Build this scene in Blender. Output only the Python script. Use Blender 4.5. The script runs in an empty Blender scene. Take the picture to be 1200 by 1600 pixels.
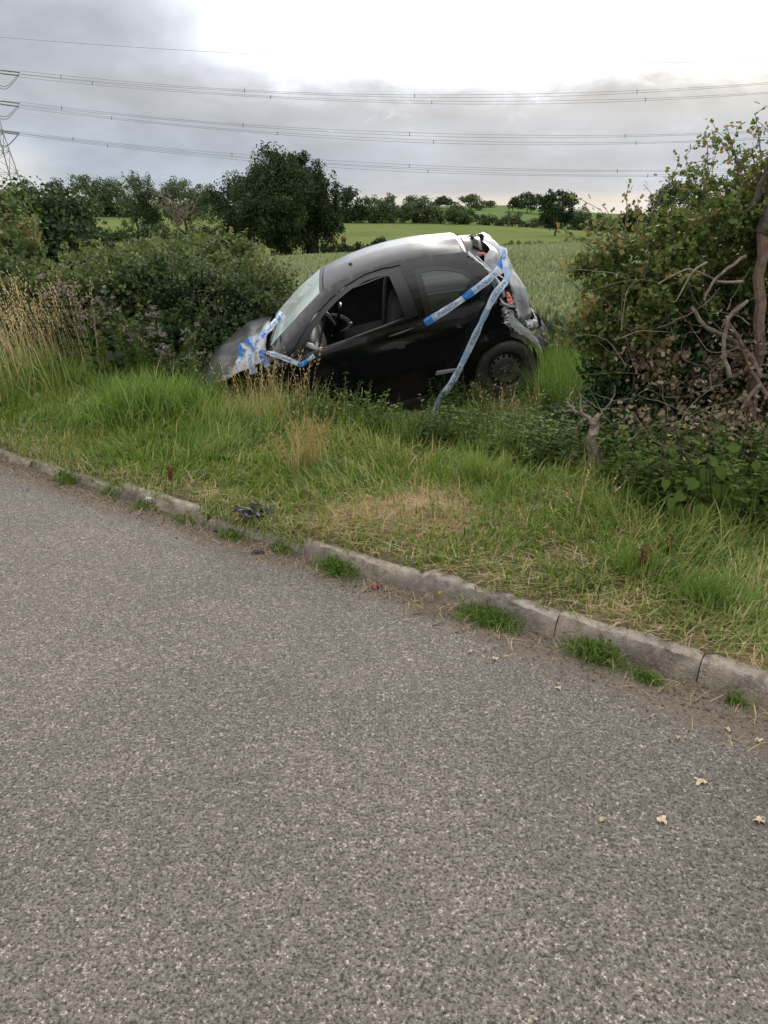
import bpy, math, random
import numpy as np
from mathutils import Vector, Matrix
from mathutils.geometry import delaunay_2d_cdt

sc = bpy.context.scene
R = math.radians
rng = np.random.default_rng(7)
random.seed(7)

# ------------------------------------------------------------------ camera, world, sun, exposure
F = 1209.0
PITCH = math.atan(430 / F)
CAMH = 1.6
cam = bpy.data.cameras.new('camera')
cam.sensor_fit = 'VERTICAL'
cam.sensor_height = 36.0
cam.lens = 36.0 * F / 1600
cam.clip_end = 6000
cam.clip_start = 0.05
camo = bpy.data.objects.new('camera', cam)
sc.collection.objects.link(camo)
camo.location = (0, 0, CAMH)
camo.rotation_euler = (math.pi / 2 - PITCH, 0, 0)
sc.camera = camo
sc.view_settings.view_transform = 'Standard'
sc.view_settings.look = 'None'
sc.view_settings.gamma = 1
sc.view_settings.use_curve_mapping = False
sc.view_settings.exposure = 0.62

SUN_EL, SUN_AZ = R(24), R(12)          # azimuth clockwise from +Y (ahead, a little right)
sun = bpy.data.lights.new('sun', 'SUN')
sun.energy = 1.3
sun.angle = R(20)
sun.color = (1.0, 0.95, 0.87)
suno = bpy.data.objects.new('sun', sun)
sc.collection.objects.link(suno)
sd = Vector((math.sin(SUN_AZ) * math.cos(SUN_EL), math.cos(SUN_AZ) * math.cos(SUN_EL), math.sin(SUN_EL)))
suno.rotation_euler = (-sd).to_track_quat('-Z', 'Y').to_euler()
suno.location = sd * 50


class NT:
    """small helper that writes node trees"""
    def __init__(s, tree):
        s.t = tree
        s.n = tree.nodes
        s.l = tree.links

    def node(s, kind, **kw):
        n = s.n.new(kind)
        for k, v in kw.items():
            setattr(n, k, v)
        return n

    def put(s, sock, v):
        if isinstance(v, bpy.types.NodeSocket):
            s.l.new(v, sock)
        elif v is not None:
            if isinstance(v, (tuple, list)) and len(v) == 3 and sock.type == 'RGBA':
                v = (*v, 1)
            sock.default_value = v

    def math(s, op, a, b=None, c=None, clamp=False):
        n = s.node('ShaderNodeMath', operation=op, use_clamp=clamp)
        s.put(n.inputs[0], a); s.put(n.inputs[1], b); s.put(n.inputs[2], c)
        return n.outputs[0]

    def rng(s, v, a, b, c=0.0, d=1.0, smooth=True):
        n = s.node('ShaderNodeMapRange', interpolation_type='SMOOTHSTEP' if smooth else 'LINEAR')
        for i, q in enumerate((v, a, b, c, d)):
            s.put(n.inputs[i], q)
        return n.outputs[0]

    def mix(s, f, a, b, mode='MIX'):
        n = s.node('ShaderNodeMix', data_type='RGBA', blend_type=mode)
        s.put(n.inputs[0], f); s.put(n.inputs[6], a); s.put(n.inputs[7], b)
        return n.outputs[2]

    def noise(s, vec, scale, detail=4, rough=0.55, dist=0.0):
        n = s.node('ShaderNodeTexNoise')
        s.put(n.inputs['Vector'], vec)
        n.inputs['Scale'].default_value = scale
        n.inputs['Detail'].default_value = detail
        n.inputs['Roughness'].default_value = rough
        n.inputs['Distortion'].default_value = dist
        return n.outputs['Fac']

    def voro(s, vec, scale, feature='F1'):
        n = s.node('ShaderNodeTexVoronoi', feature=feature)
        s.put(n.inputs['Vector'], vec)
        n.inputs['Scale'].default_value = scale
        return n

    def ramp(s, fac, stops, interp='LINEAR'):
        n = s.node('ShaderNodeValToRGB')
        n.color_ramp.interpolation = interp
        e = n.color_ramp.elements
        while len(e) < len(stops):
            e.new(0.5)
        for q, (p, c) in zip(e, stops):
            q.position = p
            q.color = (*c, 1) if len(c) == 3 else c
        s.put(n.inputs[0], fac)
        return n.outputs[0]

    def sep(s, v):
        n = s.node('ShaderNodeSeparateXYZ'); s.put(n.inputs[0], v)
        return n.outputs

    def comb(s, x, y, z):
        n = s.node('ShaderNodeCombineXYZ')
        s.put(n.inputs[0], x); s.put(n.inputs[1], y); s.put(n.inputs[2], z)
        return n.outputs[0]

    def bump(s, h, dist=0.01, strength=1.0, normal=None):
        n = s.node('ShaderNodeBump')
        n.inputs['Strength'].default_value = strength
        n.inputs['Distance'].default_value = dist
        s.put(n.inputs['Height'], h)
        if normal is not None:
            s.put(n.inputs['Normal'], normal)
        return n.outputs[0]


def build_world():
    w = bpy.data.worlds.new('World')
    sc.world = w
    w.use_nodes = True
    k = NT(w.node_tree)
    k.n.clear()
    out = k.node('ShaderNodeOutputWorld')
    bg = k.node('ShaderNodeBackground')
    sky = k.node('ShaderNodeTexSky', sky_type='NISHITA')
    sky.sun_disc = False
    sky.sun_elevation = SUN_EL
    sky.sun_rotation = SUN_AZ
    skyc = k.mix(1.0, sky.outputs[0], (0.9, 0.9, 0.9), 'MULTIPLY')
    tc = k.node('ShaderNodeTexCoord')
    X, Y, Z = k.sep(tc.outputs['Generated'])
    zz = k.math('MAXIMUM', Z, 0.0)
    den = k.math('ADD', zz, 0.10)
    cp = k.comb(k.math('DIVIDE', X, den), k.math('DIVIDE', Y, den), 0.0)
    n1 = k.noise(cp, 0.55, 6, 0.55, 0.6)
    n2 = k.noise(cp, 1.5, 8, 0.58, 0.8)
    stretched = k.comb(k.math('MULTIPLY', X, 1.6), k.math('MULTIPLY', Y, 1.6), k.math('MULTIPLY', Z, 13.0))
    n3 = k.noise(stretched, 1.3, 5, 0.5, 0.3)
    n4 = k.noise(k.comb(X, Y, k.math('MULTIPLY', Z, 2.4)), 9.0, 7, 0.6, 0.5)
    n5 = k.noise(k.comb(X, Y, k.math('MULTIPLY', Z, 2.0)), 3.4, 5, 0.55, 0.4)
    # elevation base of an overcast sky
    base = k.ramp(Z, [(0.0, (.40,) * 3), (0.05, (.30,) * 3), (0.085, (.295,) * 3), (0.14, (.36,) * 3), (0.22, (.36,) * 3),
                      (0.34, (.72,) * 3), (0.6, (1.15,) * 3), (1.0, (1.35,) * 3)])
    var = k.rng(n1, 0.3, 0.7, 0.90, 1.10)
    var = k.math('MULTIPLY', var, k.rng(n5, 0.32, 0.68, 0.86, 1.16))
    var = k.math('MULTIPLY', var, k.rng(n4, 0.3, 0.7, 0.93, 1.08))
    L = k.math('MULTIPLY', base, var)
    # bright gap where the sun stands behind thin cloud
    gd = Vector((math.sin(R(12.5)) * math.cos(R(16)), math.cos(R(12.5)) * math.cos(R(16)), math.sin(R(16))))
    dotn = k.node('ShaderNodeVectorMath', operation='DOT_PRODUCT')
    k.put(dotn.inputs[0], tc.outputs['Generated'])
    dotn.inputs[1].default_value = gd
    warped = k.math('ADD', dotn.outputs['Value'], k.math('MULTIPLY', k.math('SUBTRACT', n5, 0.5), 0.07))
    g = k.rng(warped, math.cos(R(30)), math.cos(R(7)), 0.0, 1.0)
    edge = k.math('ADD', Z, k.math('MULTIPLY', k.math('SUBTRACT', n4, 0.5), 0.07))
    m = k.rng(edge, 0.135, 0.215, 0.0, 1.0)
    glow = k.math('MULTIPLY', g, m)
    L = k.math('ADD', L, k.math('MULTIPLY', glow, 1.15))
    # small lit cloud tops just below the gap
    puff = k.math('MULTIPLY', k.rng(n4, 0.56, 0.70, 0.0, 1.0), k.math('MULTIPLY', k.rng(Z, 0.095, 0.125, 0, 1), k.rng(Z, 0.19, 0.14, 0, 1)))
    L = k.math('ADD', L, k.math('MULTIPLY', k.math('MULTIPLY', puff, k.rng(warped, math.cos(R(34)), math.cos(R(14)), 0, 1)), 0.22))
    # thin light band along the horizon
    band = k.math('MULTIPLY', k.rng(Z, 0.052, 0.040, 0, 1), k.rng(n3, 0.36, 0.56, 0.3, 1.0))
    L = k.math('ADD', L, k.math('MULTIPLY', band, 0.09))
    az = k.math('ARCTAN2', X, Y)
    creamL = k.math('MULTIPLY', k.rng(az, R(-19), R(-26), 0, 1), k.math('MULTIPLY', k.rng(Z, 0.12, 0.075, 0, 1), k.rng(n3, 0.3, 0.55, 0.5, 1)))
    L = k.math('ADD', L, k.math('MULTIPLY', creamL, 0.22))
    cool = k.mix(k.rng(Z, 0.15, 0.07, 0, 1), (0.95, 0.98, 1.07), (0.80, 0.93, 1.17))
    cool = k.mix(k.rng(Z, 0.055, 0.04, 0, 1), cool, (0.98, 0.98, 1.0))
    warmf = k.math('MAXIMUM', k.math('MULTIPLY', k.rng(az, R(10), R(24), 0, 0.8), k.rng(Z, .10, .15, 0, 1)), creamL)
    tint = k.mix(warmf, cool, (1.05, 1.0, 0.92))
    tint = k.mix(k.rng(Z, 0.25, 0.5, 0, 1), tint, (1.0, 0.99, 0.97))
    col = k.mix(1.0, tint, k.comb(L, L, L), 'MULTIPLY')
    cloud10 = k.mix(1.0, col, (10.0, 10.0, 10.0), 'MULTIPLY')
    fin = k.mix(0.93, skyc, cloud10)
    k.put(bg.inputs['Color'], fin)
    bg.inputs['Strength'].default_value = 0.1
    k.l.new(bg.outputs[0], out.inputs['Surface'])


build_world()

# ------------------------------------------------------------------ materials
M = {}


def material(name):
    m = bpy.data.materials.new(name)
    m.use_nodes = True
    k = NT(m.node_tree)
    b = k.n['Principled BSDF']
    M[name] = m
    return m, k, b


def plain(name, col, rough=0.6, metal=0.0, coat=0.0, noise=0.0, nscale=8.0, bump=0.0, bscale=60.0, dirt=0.0, spec=0.5):
    m, k, b = material(name)
    tc = k.node('ShaderNodeTexCoord')
    v = tc.outputs['Object']
    c = col
    if noise:
        f = k.noise(v, nscale, 5, 0.6)
        c = k.mix(k.rng(f, 0.3, 0.7, 0, 1), tuple(x * (1 - noise) for x in col), tuple(min(1, x * (1 + noise)) for x in col))
    if dirt:
        f = k.rng(k.noise(v, 5.0, 7, 0.65), 0.48, 0.75, 0, dirt)
        c = k.mix(f, c, (0.14, 0.115, 0.085))
        k.put(b.inputs['Roughness'], k.math('ADD', rough, k.math('MULTIPLY', f, 0.5), clamp=True))
    else:
        b.inputs['Roughness'].default_value = rough
    k.put(b.inputs['Base Color'], c)
    b.inputs['Metallic'].default_value = metal
    b.inputs['Coat Weight'].default_value = coat
    b.inputs['Coat Roughness'].default_value = 0.06
    b.inputs['Specular IOR Level'].default_value = spec
    if bump:
        k.put(b.inputs['Normal'], k.bump(k.noise(v, bscale, 4, 0.6), bump))
    return m


def leafmat(name, stops, trans=0.28, rough=0.62, spec=0.18):
    """leaf / blade material: colour chosen per leaf by the 'tint' attribute"""
    m, k, b = material(name)
    out = [n for n in k.n if n.type == 'OUTPUT_MATERIAL'][0]
    at = k.node('ShaderNodeAttribute', attribute_name='tint')
    c = k.ramp(at.outputs['Fac'], stops)
    k.put(b.inputs['Base Color'], c)
    b.inputs['Roughness'].default_value = rough
    b.inputs['Specular IOR Level'].default_value = spec
    tr = k.node('ShaderNodeBsdfTranslucent')
    k.put(tr.inputs['Color'], k.mix(1.0, c, (1.25, 1.3, 0.7), 'MULTIPLY'))
    mx = k.node('ShaderNodeMixShader')
    mx.inputs[0].default_value = trans
    k.l.new(b.outputs[0], mx.inputs[1]); k.l.new(tr.outputs[0], mx.inputs[2])
    k.l.new(mx.outputs[0], out.inputs['Surface'])
    return m


# leaves
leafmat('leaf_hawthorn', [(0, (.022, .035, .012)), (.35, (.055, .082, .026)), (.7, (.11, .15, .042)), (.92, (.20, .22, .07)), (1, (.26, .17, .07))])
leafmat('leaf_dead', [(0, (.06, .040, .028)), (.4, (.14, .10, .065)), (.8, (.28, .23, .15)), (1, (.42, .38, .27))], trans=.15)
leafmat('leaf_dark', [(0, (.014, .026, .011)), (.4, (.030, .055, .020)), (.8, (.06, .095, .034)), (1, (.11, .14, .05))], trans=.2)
leafmat('leaf_bush', [(0, (.028, .046, .018)), (.35, (.060, .086, .034)), (.7, (.105, .140, .052)), (.93, (.17, .20, .08)), (1, (.24, .17, .09))])
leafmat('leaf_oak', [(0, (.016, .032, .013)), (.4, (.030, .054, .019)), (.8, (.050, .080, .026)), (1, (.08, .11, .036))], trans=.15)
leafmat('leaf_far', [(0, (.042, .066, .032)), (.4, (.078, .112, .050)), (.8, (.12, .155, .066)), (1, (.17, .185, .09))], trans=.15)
leafmat('leaf_weed', [(0, (.030, .050, .014)), (.4, (.075, .120, .028)), (.8, (.135, .190, .045)), (1, (.24, .27, .09))], spec=.1, rough=.7)
leafmat('grass', [(0, (.040, .080, .016)), (.3, (.095, .175, .030)), (.55, (.180, .248, .064)), (.72, (.27, .30, .10)), (.86, (.40, .36, .18)), (1, (.50, .41, .25))], trans=.3)
leafmat('straw', [(0, (.26, .165, .085)), (.5, (.46, .33, .18)), (1, (.62, .50, .32))], trans=.2)
leafmat('wheat', [(0, (.050, .090, .058)), (.4, (.100, .145, .085)), (.7, (.24, .275, .165)), (1, (.38, .40, .26))], trans=.25)
leafmat('flower', [(0, (.16, .09, .12)), (.5, (.28, .20, .24)), (1, (.42, .36, .34))], trans=.2)
leafmat('dock_seed', [(0, (.07, .030, .015)), (1, (.17, .075, .04))], trans=.1)
plain('bark', (.16, .125, .095), .85, noise=.45, nscale=14, bump=.01, bscale=40)
plain('bark_dark', (.055, .045, .035), .9, noise=.4, nscale=14, bump=.01, bscale=40)
plain('bark_pale', (.17, .135, .105), .85, noise=.4, nscale=16, bump=.008, bscale=50)
plain('bark_stump', (.20, .155, .115), .9, noise=.6, nscale=22, bump=.02, bscale=35)
plain('wood_raw', (.15, .105, .075), .8, noise=.3, nscale=20, bump=.006, bscale=60)
plain('steel_pylon', (.30, .31, .33), .6, metal=.3)
plain('wire', (.15, .155, .165), .6, metal=.2)
plain('glass_insulator', (.16, .17, .18), .35)
plain('cow_hide', (.10, .028, .014), .7, noise=.3)
plain('white_paint', (.75, .75, .72), .6)
plain('yellow_flower', (.75, .50, .03), .6)
# car
def paint():
    m, k, b = material('black_paint')
    v = k.node('ShaderNodeTexCoord').outputs['Object']
    d = k.noise(v, 3.2, 8, 0.62, 0.4)
    s = k.rng(d, 0.55, 0.80, 0, .35)
    _, _, z = k.sep(v)
    low = k.rng(z, 0.45, 0.18, 0, .30)
    f = k.math('ADD', s, k.math('MULTIPLY', low, d), clamp=True)
    k.put(b.inputs['Base Color'], k.mix(k.math('MULTIPLY', f, .35), (.004, .004, .006), (.09, .08, .065)))
    k.put(b.inputs['Roughness'], k.math('ADD', .13, k.math('MULTIPLY', f, .45), clamp=True))
    b.inputs['Coat Weight'].default_value = .22
    b.inputs['Specular IOR Level'].default_value = .3
    k.put(b.inputs['Coat Roughness'], k.math('ADD', .05, k.math('MULTIPLY', f, .5)))
    k.put(b.inputs['Normal'], k.bump(k.noise(v, 3.5, 3, 0.5), .006))
    # dusty roof paint: same lacquer under a thin film of dust
    m, k, b = material('dusty_paint')
    v = k.node('ShaderNodeTexCoord').outputs['Object']
    d = k.noise(v, 2.2, 8, 0.62, 0.4)
    k.put(b.inputs['Base Color'], k.mix(k.rng(d, .35, .7, .0, .07), (.006, .006, .008), (.30, .29, .28)))
    k.put(b.inputs['Roughness'], k.rng(d, .3, .7, .26, .40))
    b.inputs['Coat Weight'].default_value = .22
    b.inputs['Specular IOR Level'].default_value = .3
    b.inputs['Coat Roughness'].default_value = .14
    b.inputs['Coat IOR'].default_value = 1.5
    k.put(b.inputs['Normal'], k.bump(k.noise(v, 4.5, 3, 0.5), .004))
paint()
plain('sky_pale_skin', (.25, .25, .27), .28, metal=.5, noise=.6, nscale=5, bump=.012, bscale=7, coat=.4)  # pale grey base holds the sky reflected in the hatch's black paint, plus dirt
plain('sky_grey_paint', (.13, .13, .14), .28, coat=.8, noise=.6, nscale=3, dirt=.25)  # black bonnet paint, base colour lightened to hold the reflected sky
plain('black_plastic', (.018, .018, .019), .5, noise=.3, bump=.002, bscale=120, dirt=.35)
plain('trim_black', (.012, .012, .013), .35)
plain('cavity', (.006, .006, .006), .9)
plain('seat_cloth', (.035, .036, .042), .9, noise=.3, bump=.002, bscale=150)
plain('cabin_grey', (.085, .085, .088), .6, noise=.2)
plain('cabin_pale', (.50, .50, .47), .45)
plain('tyre_rubber', (.022, .021, .020), .8, noise=.35, nscale=20, dirt=.75)
plain('rim_steel', (.075, .070, .068), .45, metal=.3, noise=.3, dirt=.5)
plain('bolt_steel', (.12, .115, .11), .4, metal=.7)
plain('lamp_red', (.75, .16, .13), .2, coat=1)
plain('lamp_clear', (.55, .57, .58), .12, metal=.5, coat=1)
plain('bright_edge', (.55, .56, .58), .35, metal=.5)


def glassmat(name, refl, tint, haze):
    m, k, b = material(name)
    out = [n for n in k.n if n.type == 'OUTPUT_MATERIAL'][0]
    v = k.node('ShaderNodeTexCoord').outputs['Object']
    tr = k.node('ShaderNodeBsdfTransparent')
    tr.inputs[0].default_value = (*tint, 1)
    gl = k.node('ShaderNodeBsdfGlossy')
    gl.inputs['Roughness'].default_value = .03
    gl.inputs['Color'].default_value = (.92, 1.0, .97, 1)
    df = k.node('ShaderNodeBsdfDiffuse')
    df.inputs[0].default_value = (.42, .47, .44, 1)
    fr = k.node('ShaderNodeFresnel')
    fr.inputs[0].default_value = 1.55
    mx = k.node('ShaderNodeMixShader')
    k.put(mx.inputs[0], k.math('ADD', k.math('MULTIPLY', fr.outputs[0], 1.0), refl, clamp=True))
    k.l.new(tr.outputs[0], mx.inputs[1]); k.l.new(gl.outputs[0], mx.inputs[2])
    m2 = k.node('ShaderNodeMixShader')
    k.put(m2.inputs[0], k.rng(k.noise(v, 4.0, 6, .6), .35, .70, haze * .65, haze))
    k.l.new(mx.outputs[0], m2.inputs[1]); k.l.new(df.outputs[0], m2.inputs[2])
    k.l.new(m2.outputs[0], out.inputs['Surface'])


glassmat('windscreen_glass', .42, (.70, .80, .76), .82)  # crazed glass, with the pale sky reflection painted in as diffuse haze
glassmat('tinted_glass', .02, (.16, .18, .18), .05)
for nm, c in (('tape_white', (.62, .70, .80)), ('tape_blue', (.05, .22, .62)), ('tape_pale', (.36, .52, .74)), ('tape_text', (.09, .24, .60))):
    leaf = None
    m, k, b = material(nm)
    out = [n for n in k.n if n.type == 'OUTPUT_MATERIAL'][0]
    v = k.node('ShaderNodeTexCoord').outputs['Object']
    cc = k.mix(k.rng(k.noise(v, 14, 5, .6), .3, .7, 0, 1), tuple(x * .8 for x in c), tuple(min(1, x * 1.12) for x in c))
    k.put(b.inputs['Base Color'], cc)
    b.inputs['Roughness'].default_value = .35
    k.put(b.inputs['Normal'], k.bump(k.noise(v, 45, 3, .5), .004))
    tr = k.node('ShaderNodeBsdfTranslucent'); k.put(tr.inputs[0], cc)
    mx = k.node('ShaderNodeMixShader'); mx.inputs[0].default_value = .3
    k.l.new(b.outputs[0], mx.inputs[1]); k.l.new(tr.outputs[0], mx.inputs[2]); k.l.new(mx.outputs[0], out.inputs['Surface'])


def asphalt():
    m, k, b = material('asphalt')
    v = k.node('ShaderNodeTexCoord').outputs['Object']
    w = k.mix(1.0, v, k.mix(1.0, k.node('ShaderNodeTexNoise').outputs['Color'], (.006, .006, .006), 'MULTIPLY'), 'ADD')
    big = k.voro(v, 85.0)
    sml = k.voro(v, 150.0)
    tiny = k.voro(v, 280.0)
    r1 = k.sep(big.outputs['Color'])[0]
    r2 = k.sep(sml.outputs['Color'])[1]
    r3 = k.sep(tiny.outputs['Color'])[2]
    rr = k.math('ADD', k.math('ADD', k.math('MULTIPLY', r1, .36), k.math('MULTIPLY', r2, .40)), k.math('MULTIPLY', r3, .24))
    stone = k.ramp(rr, [(.12, (.064, .056, .048)), (.36, (.128, .113, .096)), (.58, (.175, .155, .132)), (.74, (.205, .182, .153)), (.86, (.46, .41, .345))])
    gap = k.rng(k.noise(v, 110, 3, .6), .36, .50, .30, 1)
    col = k.mix(1.0, stone, k.comb(gap, gap, gap), 'MULTIPLY')
    lg = k.rng(k.noise(v, .9, 6, .65), .3, .7, .84, 1.13)
    col = k.mix(1.0, col, k.comb(lg, lg, lg), 'MULTIPLY')
    # pale sandy scuffs and the dirt strip by the kerb
    sc1 = k.rng(k.noise(v, 4.5, 7, .68), .645, .74, 0, .75)
    col = k.mix(k.math('MULTIPLY', sc1, r2), col, (.44, .36, .27))
    at = k.node('ShaderNodeAttribute', attribute_name='dirt').outputs['Fac']
    dn = k.math('ADD', at, k.math('MULTIPLY', k.math('SUBTRACT', k.noise(v, 9, 7, .68), .5), 1.1))
    dm = k.rng(dn, .28, .72, 0, .85)
    dirtc = k.ramp(k.noise(v, 60, 6, .7), [(.25, (.055, .042, .032)), (.5, (.135, .105, .08)), (.75, (.25, .20, .155))])
    col = k.mix(dm, col, dirtc)
    k.put(b.inputs['Base Color'], col)
    b.inputs['Roughness'].default_value = .78
    b.inputs['Specular IOR Level'].default_value = .35
    h = k.math('SUBTRACT', 1.0, k.math('MULTIPLY', big.outputs['Distance'], 1.0))
    h2 = k.math('SUBTRACT', k.math('MULTIPLY', k.math('SUBTRACT', 1.0, sml.outputs['Distance']), .6), k.math('MULTIPLY', k.math('SUBTRACT', 1.0, r1), .25))
    hh = k.math('ADD', k.math('ADD', h, h2), k.math('MULTIPLY', k.noise(v, 110, 3, .6), 1.4))
    k.put(b.inputs['Normal'], k.bump(hh, .006, 1.0))
asphalt()


def ground_mats():
    def g(name, stops, s1, s2, bump=.02):
        m, k, b = material(name)
        v = k.node('ShaderNodeTexCoord').outputs['Object']
        f = k.math('ADD', k.math('MULTIPLY', k.noise(v, s1, 6, .65), .6), k.math('MULTIPLY', k.noise(v, s2, 4, .6), .4))
        k.put(b.inputs['Base Color'], k.ramp(f, stops))
        b.inputs['Roughness'].default_value = .9
        b.inputs['Specular IOR Level'].default_value = 0.0
        k.put(b.inputs['Normal'], k.bump(f, bump))
    g('soil', [(.3, (.065, .055, .033)), (.5, (.13, .105, .065)), (.65, (.22, .175, .11))], 9, 60)
    g('wheat_ground', [(.3, (.10, .13, .07)), (.5, (.15, .18, .10)), (.7, (.21, .235, .14))], .35, 6)
    g('pasture', [(.3, (.085, .115, .040)), (.5, (.120, .145, .052)), (.7, (.165, .175, .075))], .05, .6, .1)
    g('crop_green', [(.3, (.075, .115, .042)), (.5, (.10, .145, .055)), (.7, (.135, .17, .07))], .04, .5, .1)
    g('litter', [(.3, (.06, .05, .035)), (.5, (.12, .10, .07)), (.7, (.24, .19, .13))], 25, 90, .004)
ground_mats()


def kerbmat():
    m, k, b = material('kerb_concrete')
    v = k.node('ShaderNodeTexCoord').outputs['Object']
    f = k.noise(v, 6, 8, .68)
    c = k.ramp(f, [(.30, (.075, .057, .040)), (.43, (.165, .132, .098)), (.56, (.255, .212, .162)), (.70, (.37, .32, .255))])
    agg = k.voro(v, 130)
    c = k.mix(k.rng(k.sep(agg.outputs['Color'])[0], .80, .9, 0, .35), c, (.42, .39, .34))
    stain = k.rng(k.noise(v, 2.6, 7, .68), .49, .60, 0, .75)
    c = k.mix(stain, c, (.085, .072, .058))
    at = k.node('ShaderNodeAttribute', attribute_name='top').outputs['Fac']
    c = k.mix(k.math('MULTIPLY', at, k.rng(k.noise(v, 18, 5, .7), .35, .6, .0, .6)), c, (.42, .37, .32))
    k.put(b.inputs['Base Color'], c)
    b.inputs['Roughness'].default_value = .88
    k.put(b.inputs['Normal'], k.bump(k.math('ADD', k.math('MULTIPLY', k.noise(v, 45, 6, .7), .7), k.math('MULTIPLY', agg.outputs['Distance'], .3)), .012, .8))
kerbmat()

# ------------------------------------------------------------------ object helpers
C = sc.collection


def tag(o, label=None, cat=None, group=None, kind=None):
    if label: o['label'] = label
    if cat: o['category'] = cat
    if group: o['group'] = group
    if kind: o['kind'] = kind
    return o


def empty(name, loc=(0, 0, 0), rz=0.0):
    o = bpy.data.objects.new(name, None)
    C.objects.link(o)
    o.location = loc
    o.rotation_euler = (0, 0, rz)
    o.empty_display_size = .2
    return o


def mesh(name, V, Fc, mats, parent=None, tint=None, attr='tint', smooth=False, midx=None):
    """V (n,3); Fc a list of (m,k) index arrays"""
    me = bpy.data.meshes.new(name)
    V = np.asarray(V, dtype=np.float32).reshape(-1, 3)
    if isinstance(Fc, np.ndarray):
        Fc = [Fc]
    Fc = [np.asarray(f, dtype=np.int32) for f in Fc if len(f)]
    sizes = np.concatenate([np.full(len(f), f.shape[1], np.int32) for f in Fc])
    loops = np.concatenate([f.ravel() for f in Fc])
    me.vertices.add(len(V)); me.vertices.foreach_set('co', V.ravel())
    me.loops.add(len(loops)); me.loops.foreach_set('vertex_index', loops)
    me.polygons.add(len(sizes))
    st = np.zeros(len(sizes), np.int32); st[1:] = np.cumsum(sizes)[:-1]
    me.polygons.foreach_set('loop_start', st)
    me.polygons.foreach_set('loop_total', sizes)
    if smooth:
        me.polygons.foreach_set('use_smooth', np.ones(len(sizes), bool))
    mats = mats if isinstance(mats, (list, tuple)) else [mats]
    for q in mats:
        me.materials.append(M[q])
    if midx is not None:
        me.polygons.foreach_set('material_index', np.asarray(midx, np.int32))
    me.update(calc_edges=True)
    if tint is not None:
        a = me.attributes.new(attr, 'FLOAT', 'POINT')
        a.data.foreach_set('value', np.asarray(tint, np.float32))
    if smooth:
        me.set_sharp_from_angle(angle=R(38))
    o = bpy.data.objects.new(name, me)
    C.objects.link(o)
    if parent is not None:
        o.parent = parent
    return o


class MB:
    """collects tubes, boxes and lathes into one mesh"""
    def __init__(s):
        s.v = []; s.f = {3: [], 4: []}; s.n = 0

    def add(s, V, quads=None, tris=None):
        V = np.asarray(V, float).reshape(-1, 3)
        s.v.append(V)
        if quads is not None and len(quads): s.f[4].append(np.asarray(quads) + s.n)
        if tris is not None and len(tris): s.f[3].append(np.asarray(tris) + s.n)
        s.n += len(V)

    def tube(s, P, r, sides=6, cap=True):
        P = np.asarray(P, float)
        n = len(P)
        r = np.broadcast_to(np.asarray(r, float), (n,)) if np.ndim(r) == 0 else np.interp(np.linspace(0, 1, n), np.linspace(0, 1, len(r)), r)
        T = np.gradient(P, axis=0)
        T /= np.linalg.norm(T, axis=1)[:, None] + 1e-9
        up = np.array([0.13, 0.21, 1.0]) if abs(T[:, 2]).mean() < .8 else np.array([1.0, .1, .1])
        A = np.cross(T, up); A /= np.linalg.norm(A, axis=1)[:, None] + 1e-9
        B = np.cross(T, A)
        a = np.linspace(0, 2 * np.pi, sides, endpoint=False)
        V = P[:, None] + r[:, None, None] * (np.cos(a)[None, :, None] * A[:, None] + np.sin(a)[None, :, None] * B[:, None])
        q = []
        for i in range(n - 1):
            for j in range(sides):
                k = (j + 1) % sides
                q.append((i * sides + j, i * sides + k, (i + 1) * sides + k, (i + 1) * sides + j))
        t = []
        V = V.reshape(-1, 3)
        if cap:
            V = np.vstack([V, P[0], P[-1]])
            c0, c1 = n * sides, n * sides + 1
            for j in range(sides):
                k = (j + 1) % sides
                t.append((k, j, c0)); t.append(((n - 1) * sides + j, (n - 1) * sides + k, c1))
        s.add(V, q, t)

    def box(s, c, d, rot=None, bev=0.0):
        c = np.asarray(c, float); d = np.asarray(d, float) / 2
        P = np.array([[x, y, z] for x in (-1, 1) for y in (-1, 1) for z in (-1, 1)], float) * d
        if rot is not None:
            P = P @ np.asarray(rot).T
        s.add(P + c, [(0, 1, 3, 2), (4, 6, 7, 5), (0, 4, 5, 1), (2, 3, 7, 6), (0, 2, 6, 4), (1, 5, 7, 3)])

    def grid(s, P):
        """P (a,b,3) surface grid"""
        a, b = P.shape[:2]
        i, j = np.meshgrid(np.arange(a - 1), np.arange(b - 1), indexing='ij')
        q = np.stack([i * b + j, (i + 1) * b + j, (i + 1) * b + j + 1, i * b + j + 1], -1).reshape(-1, 4)
        s.add(P.reshape(-1, 3), q)

    def lathe(s, prof, axis='y', seg=32, close=False, c=(0, 0, 0)):
        """prof list of (radius, along)"""
        prof = np.asarray(prof, float)
        a = np.linspace(0, 2 * np.pi, seg, endpoint=False)
        X = prof[:, None, 0] * np.cos(a); Z = prof[:, None, 0] * np.sin(a); Y = np.repeat(prof[:, 1:2], seg, 1)
        P = np.stack([X, Y, Z], -1) if axis == 'y' else np.stack([X, Z, Y], -1)
        n = len(prof); q = []
        for i in range(n - 1 if not close else n):
            i2 = (i + 1) % n
            for j in range(seg):
                k = (j + 1) % seg
                q.append((i * seg + j, i * seg + k, i2 * seg + k, i2 * seg + j))
        s.add(P.reshape(-1, 3) + np.asarray(c), q)

    def build(s, name, mat, parent=None, smooth=True, tint=None):
        V = np.vstack(s.v)
        fs = [np.vstack(s.f[k]) for k in (3, 4) if s.f[k]]
        return mesh(name, V, fs, mat, parent, smooth=smooth, tint=(np.full(len(V), tint) if tint is not None else None))


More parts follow.
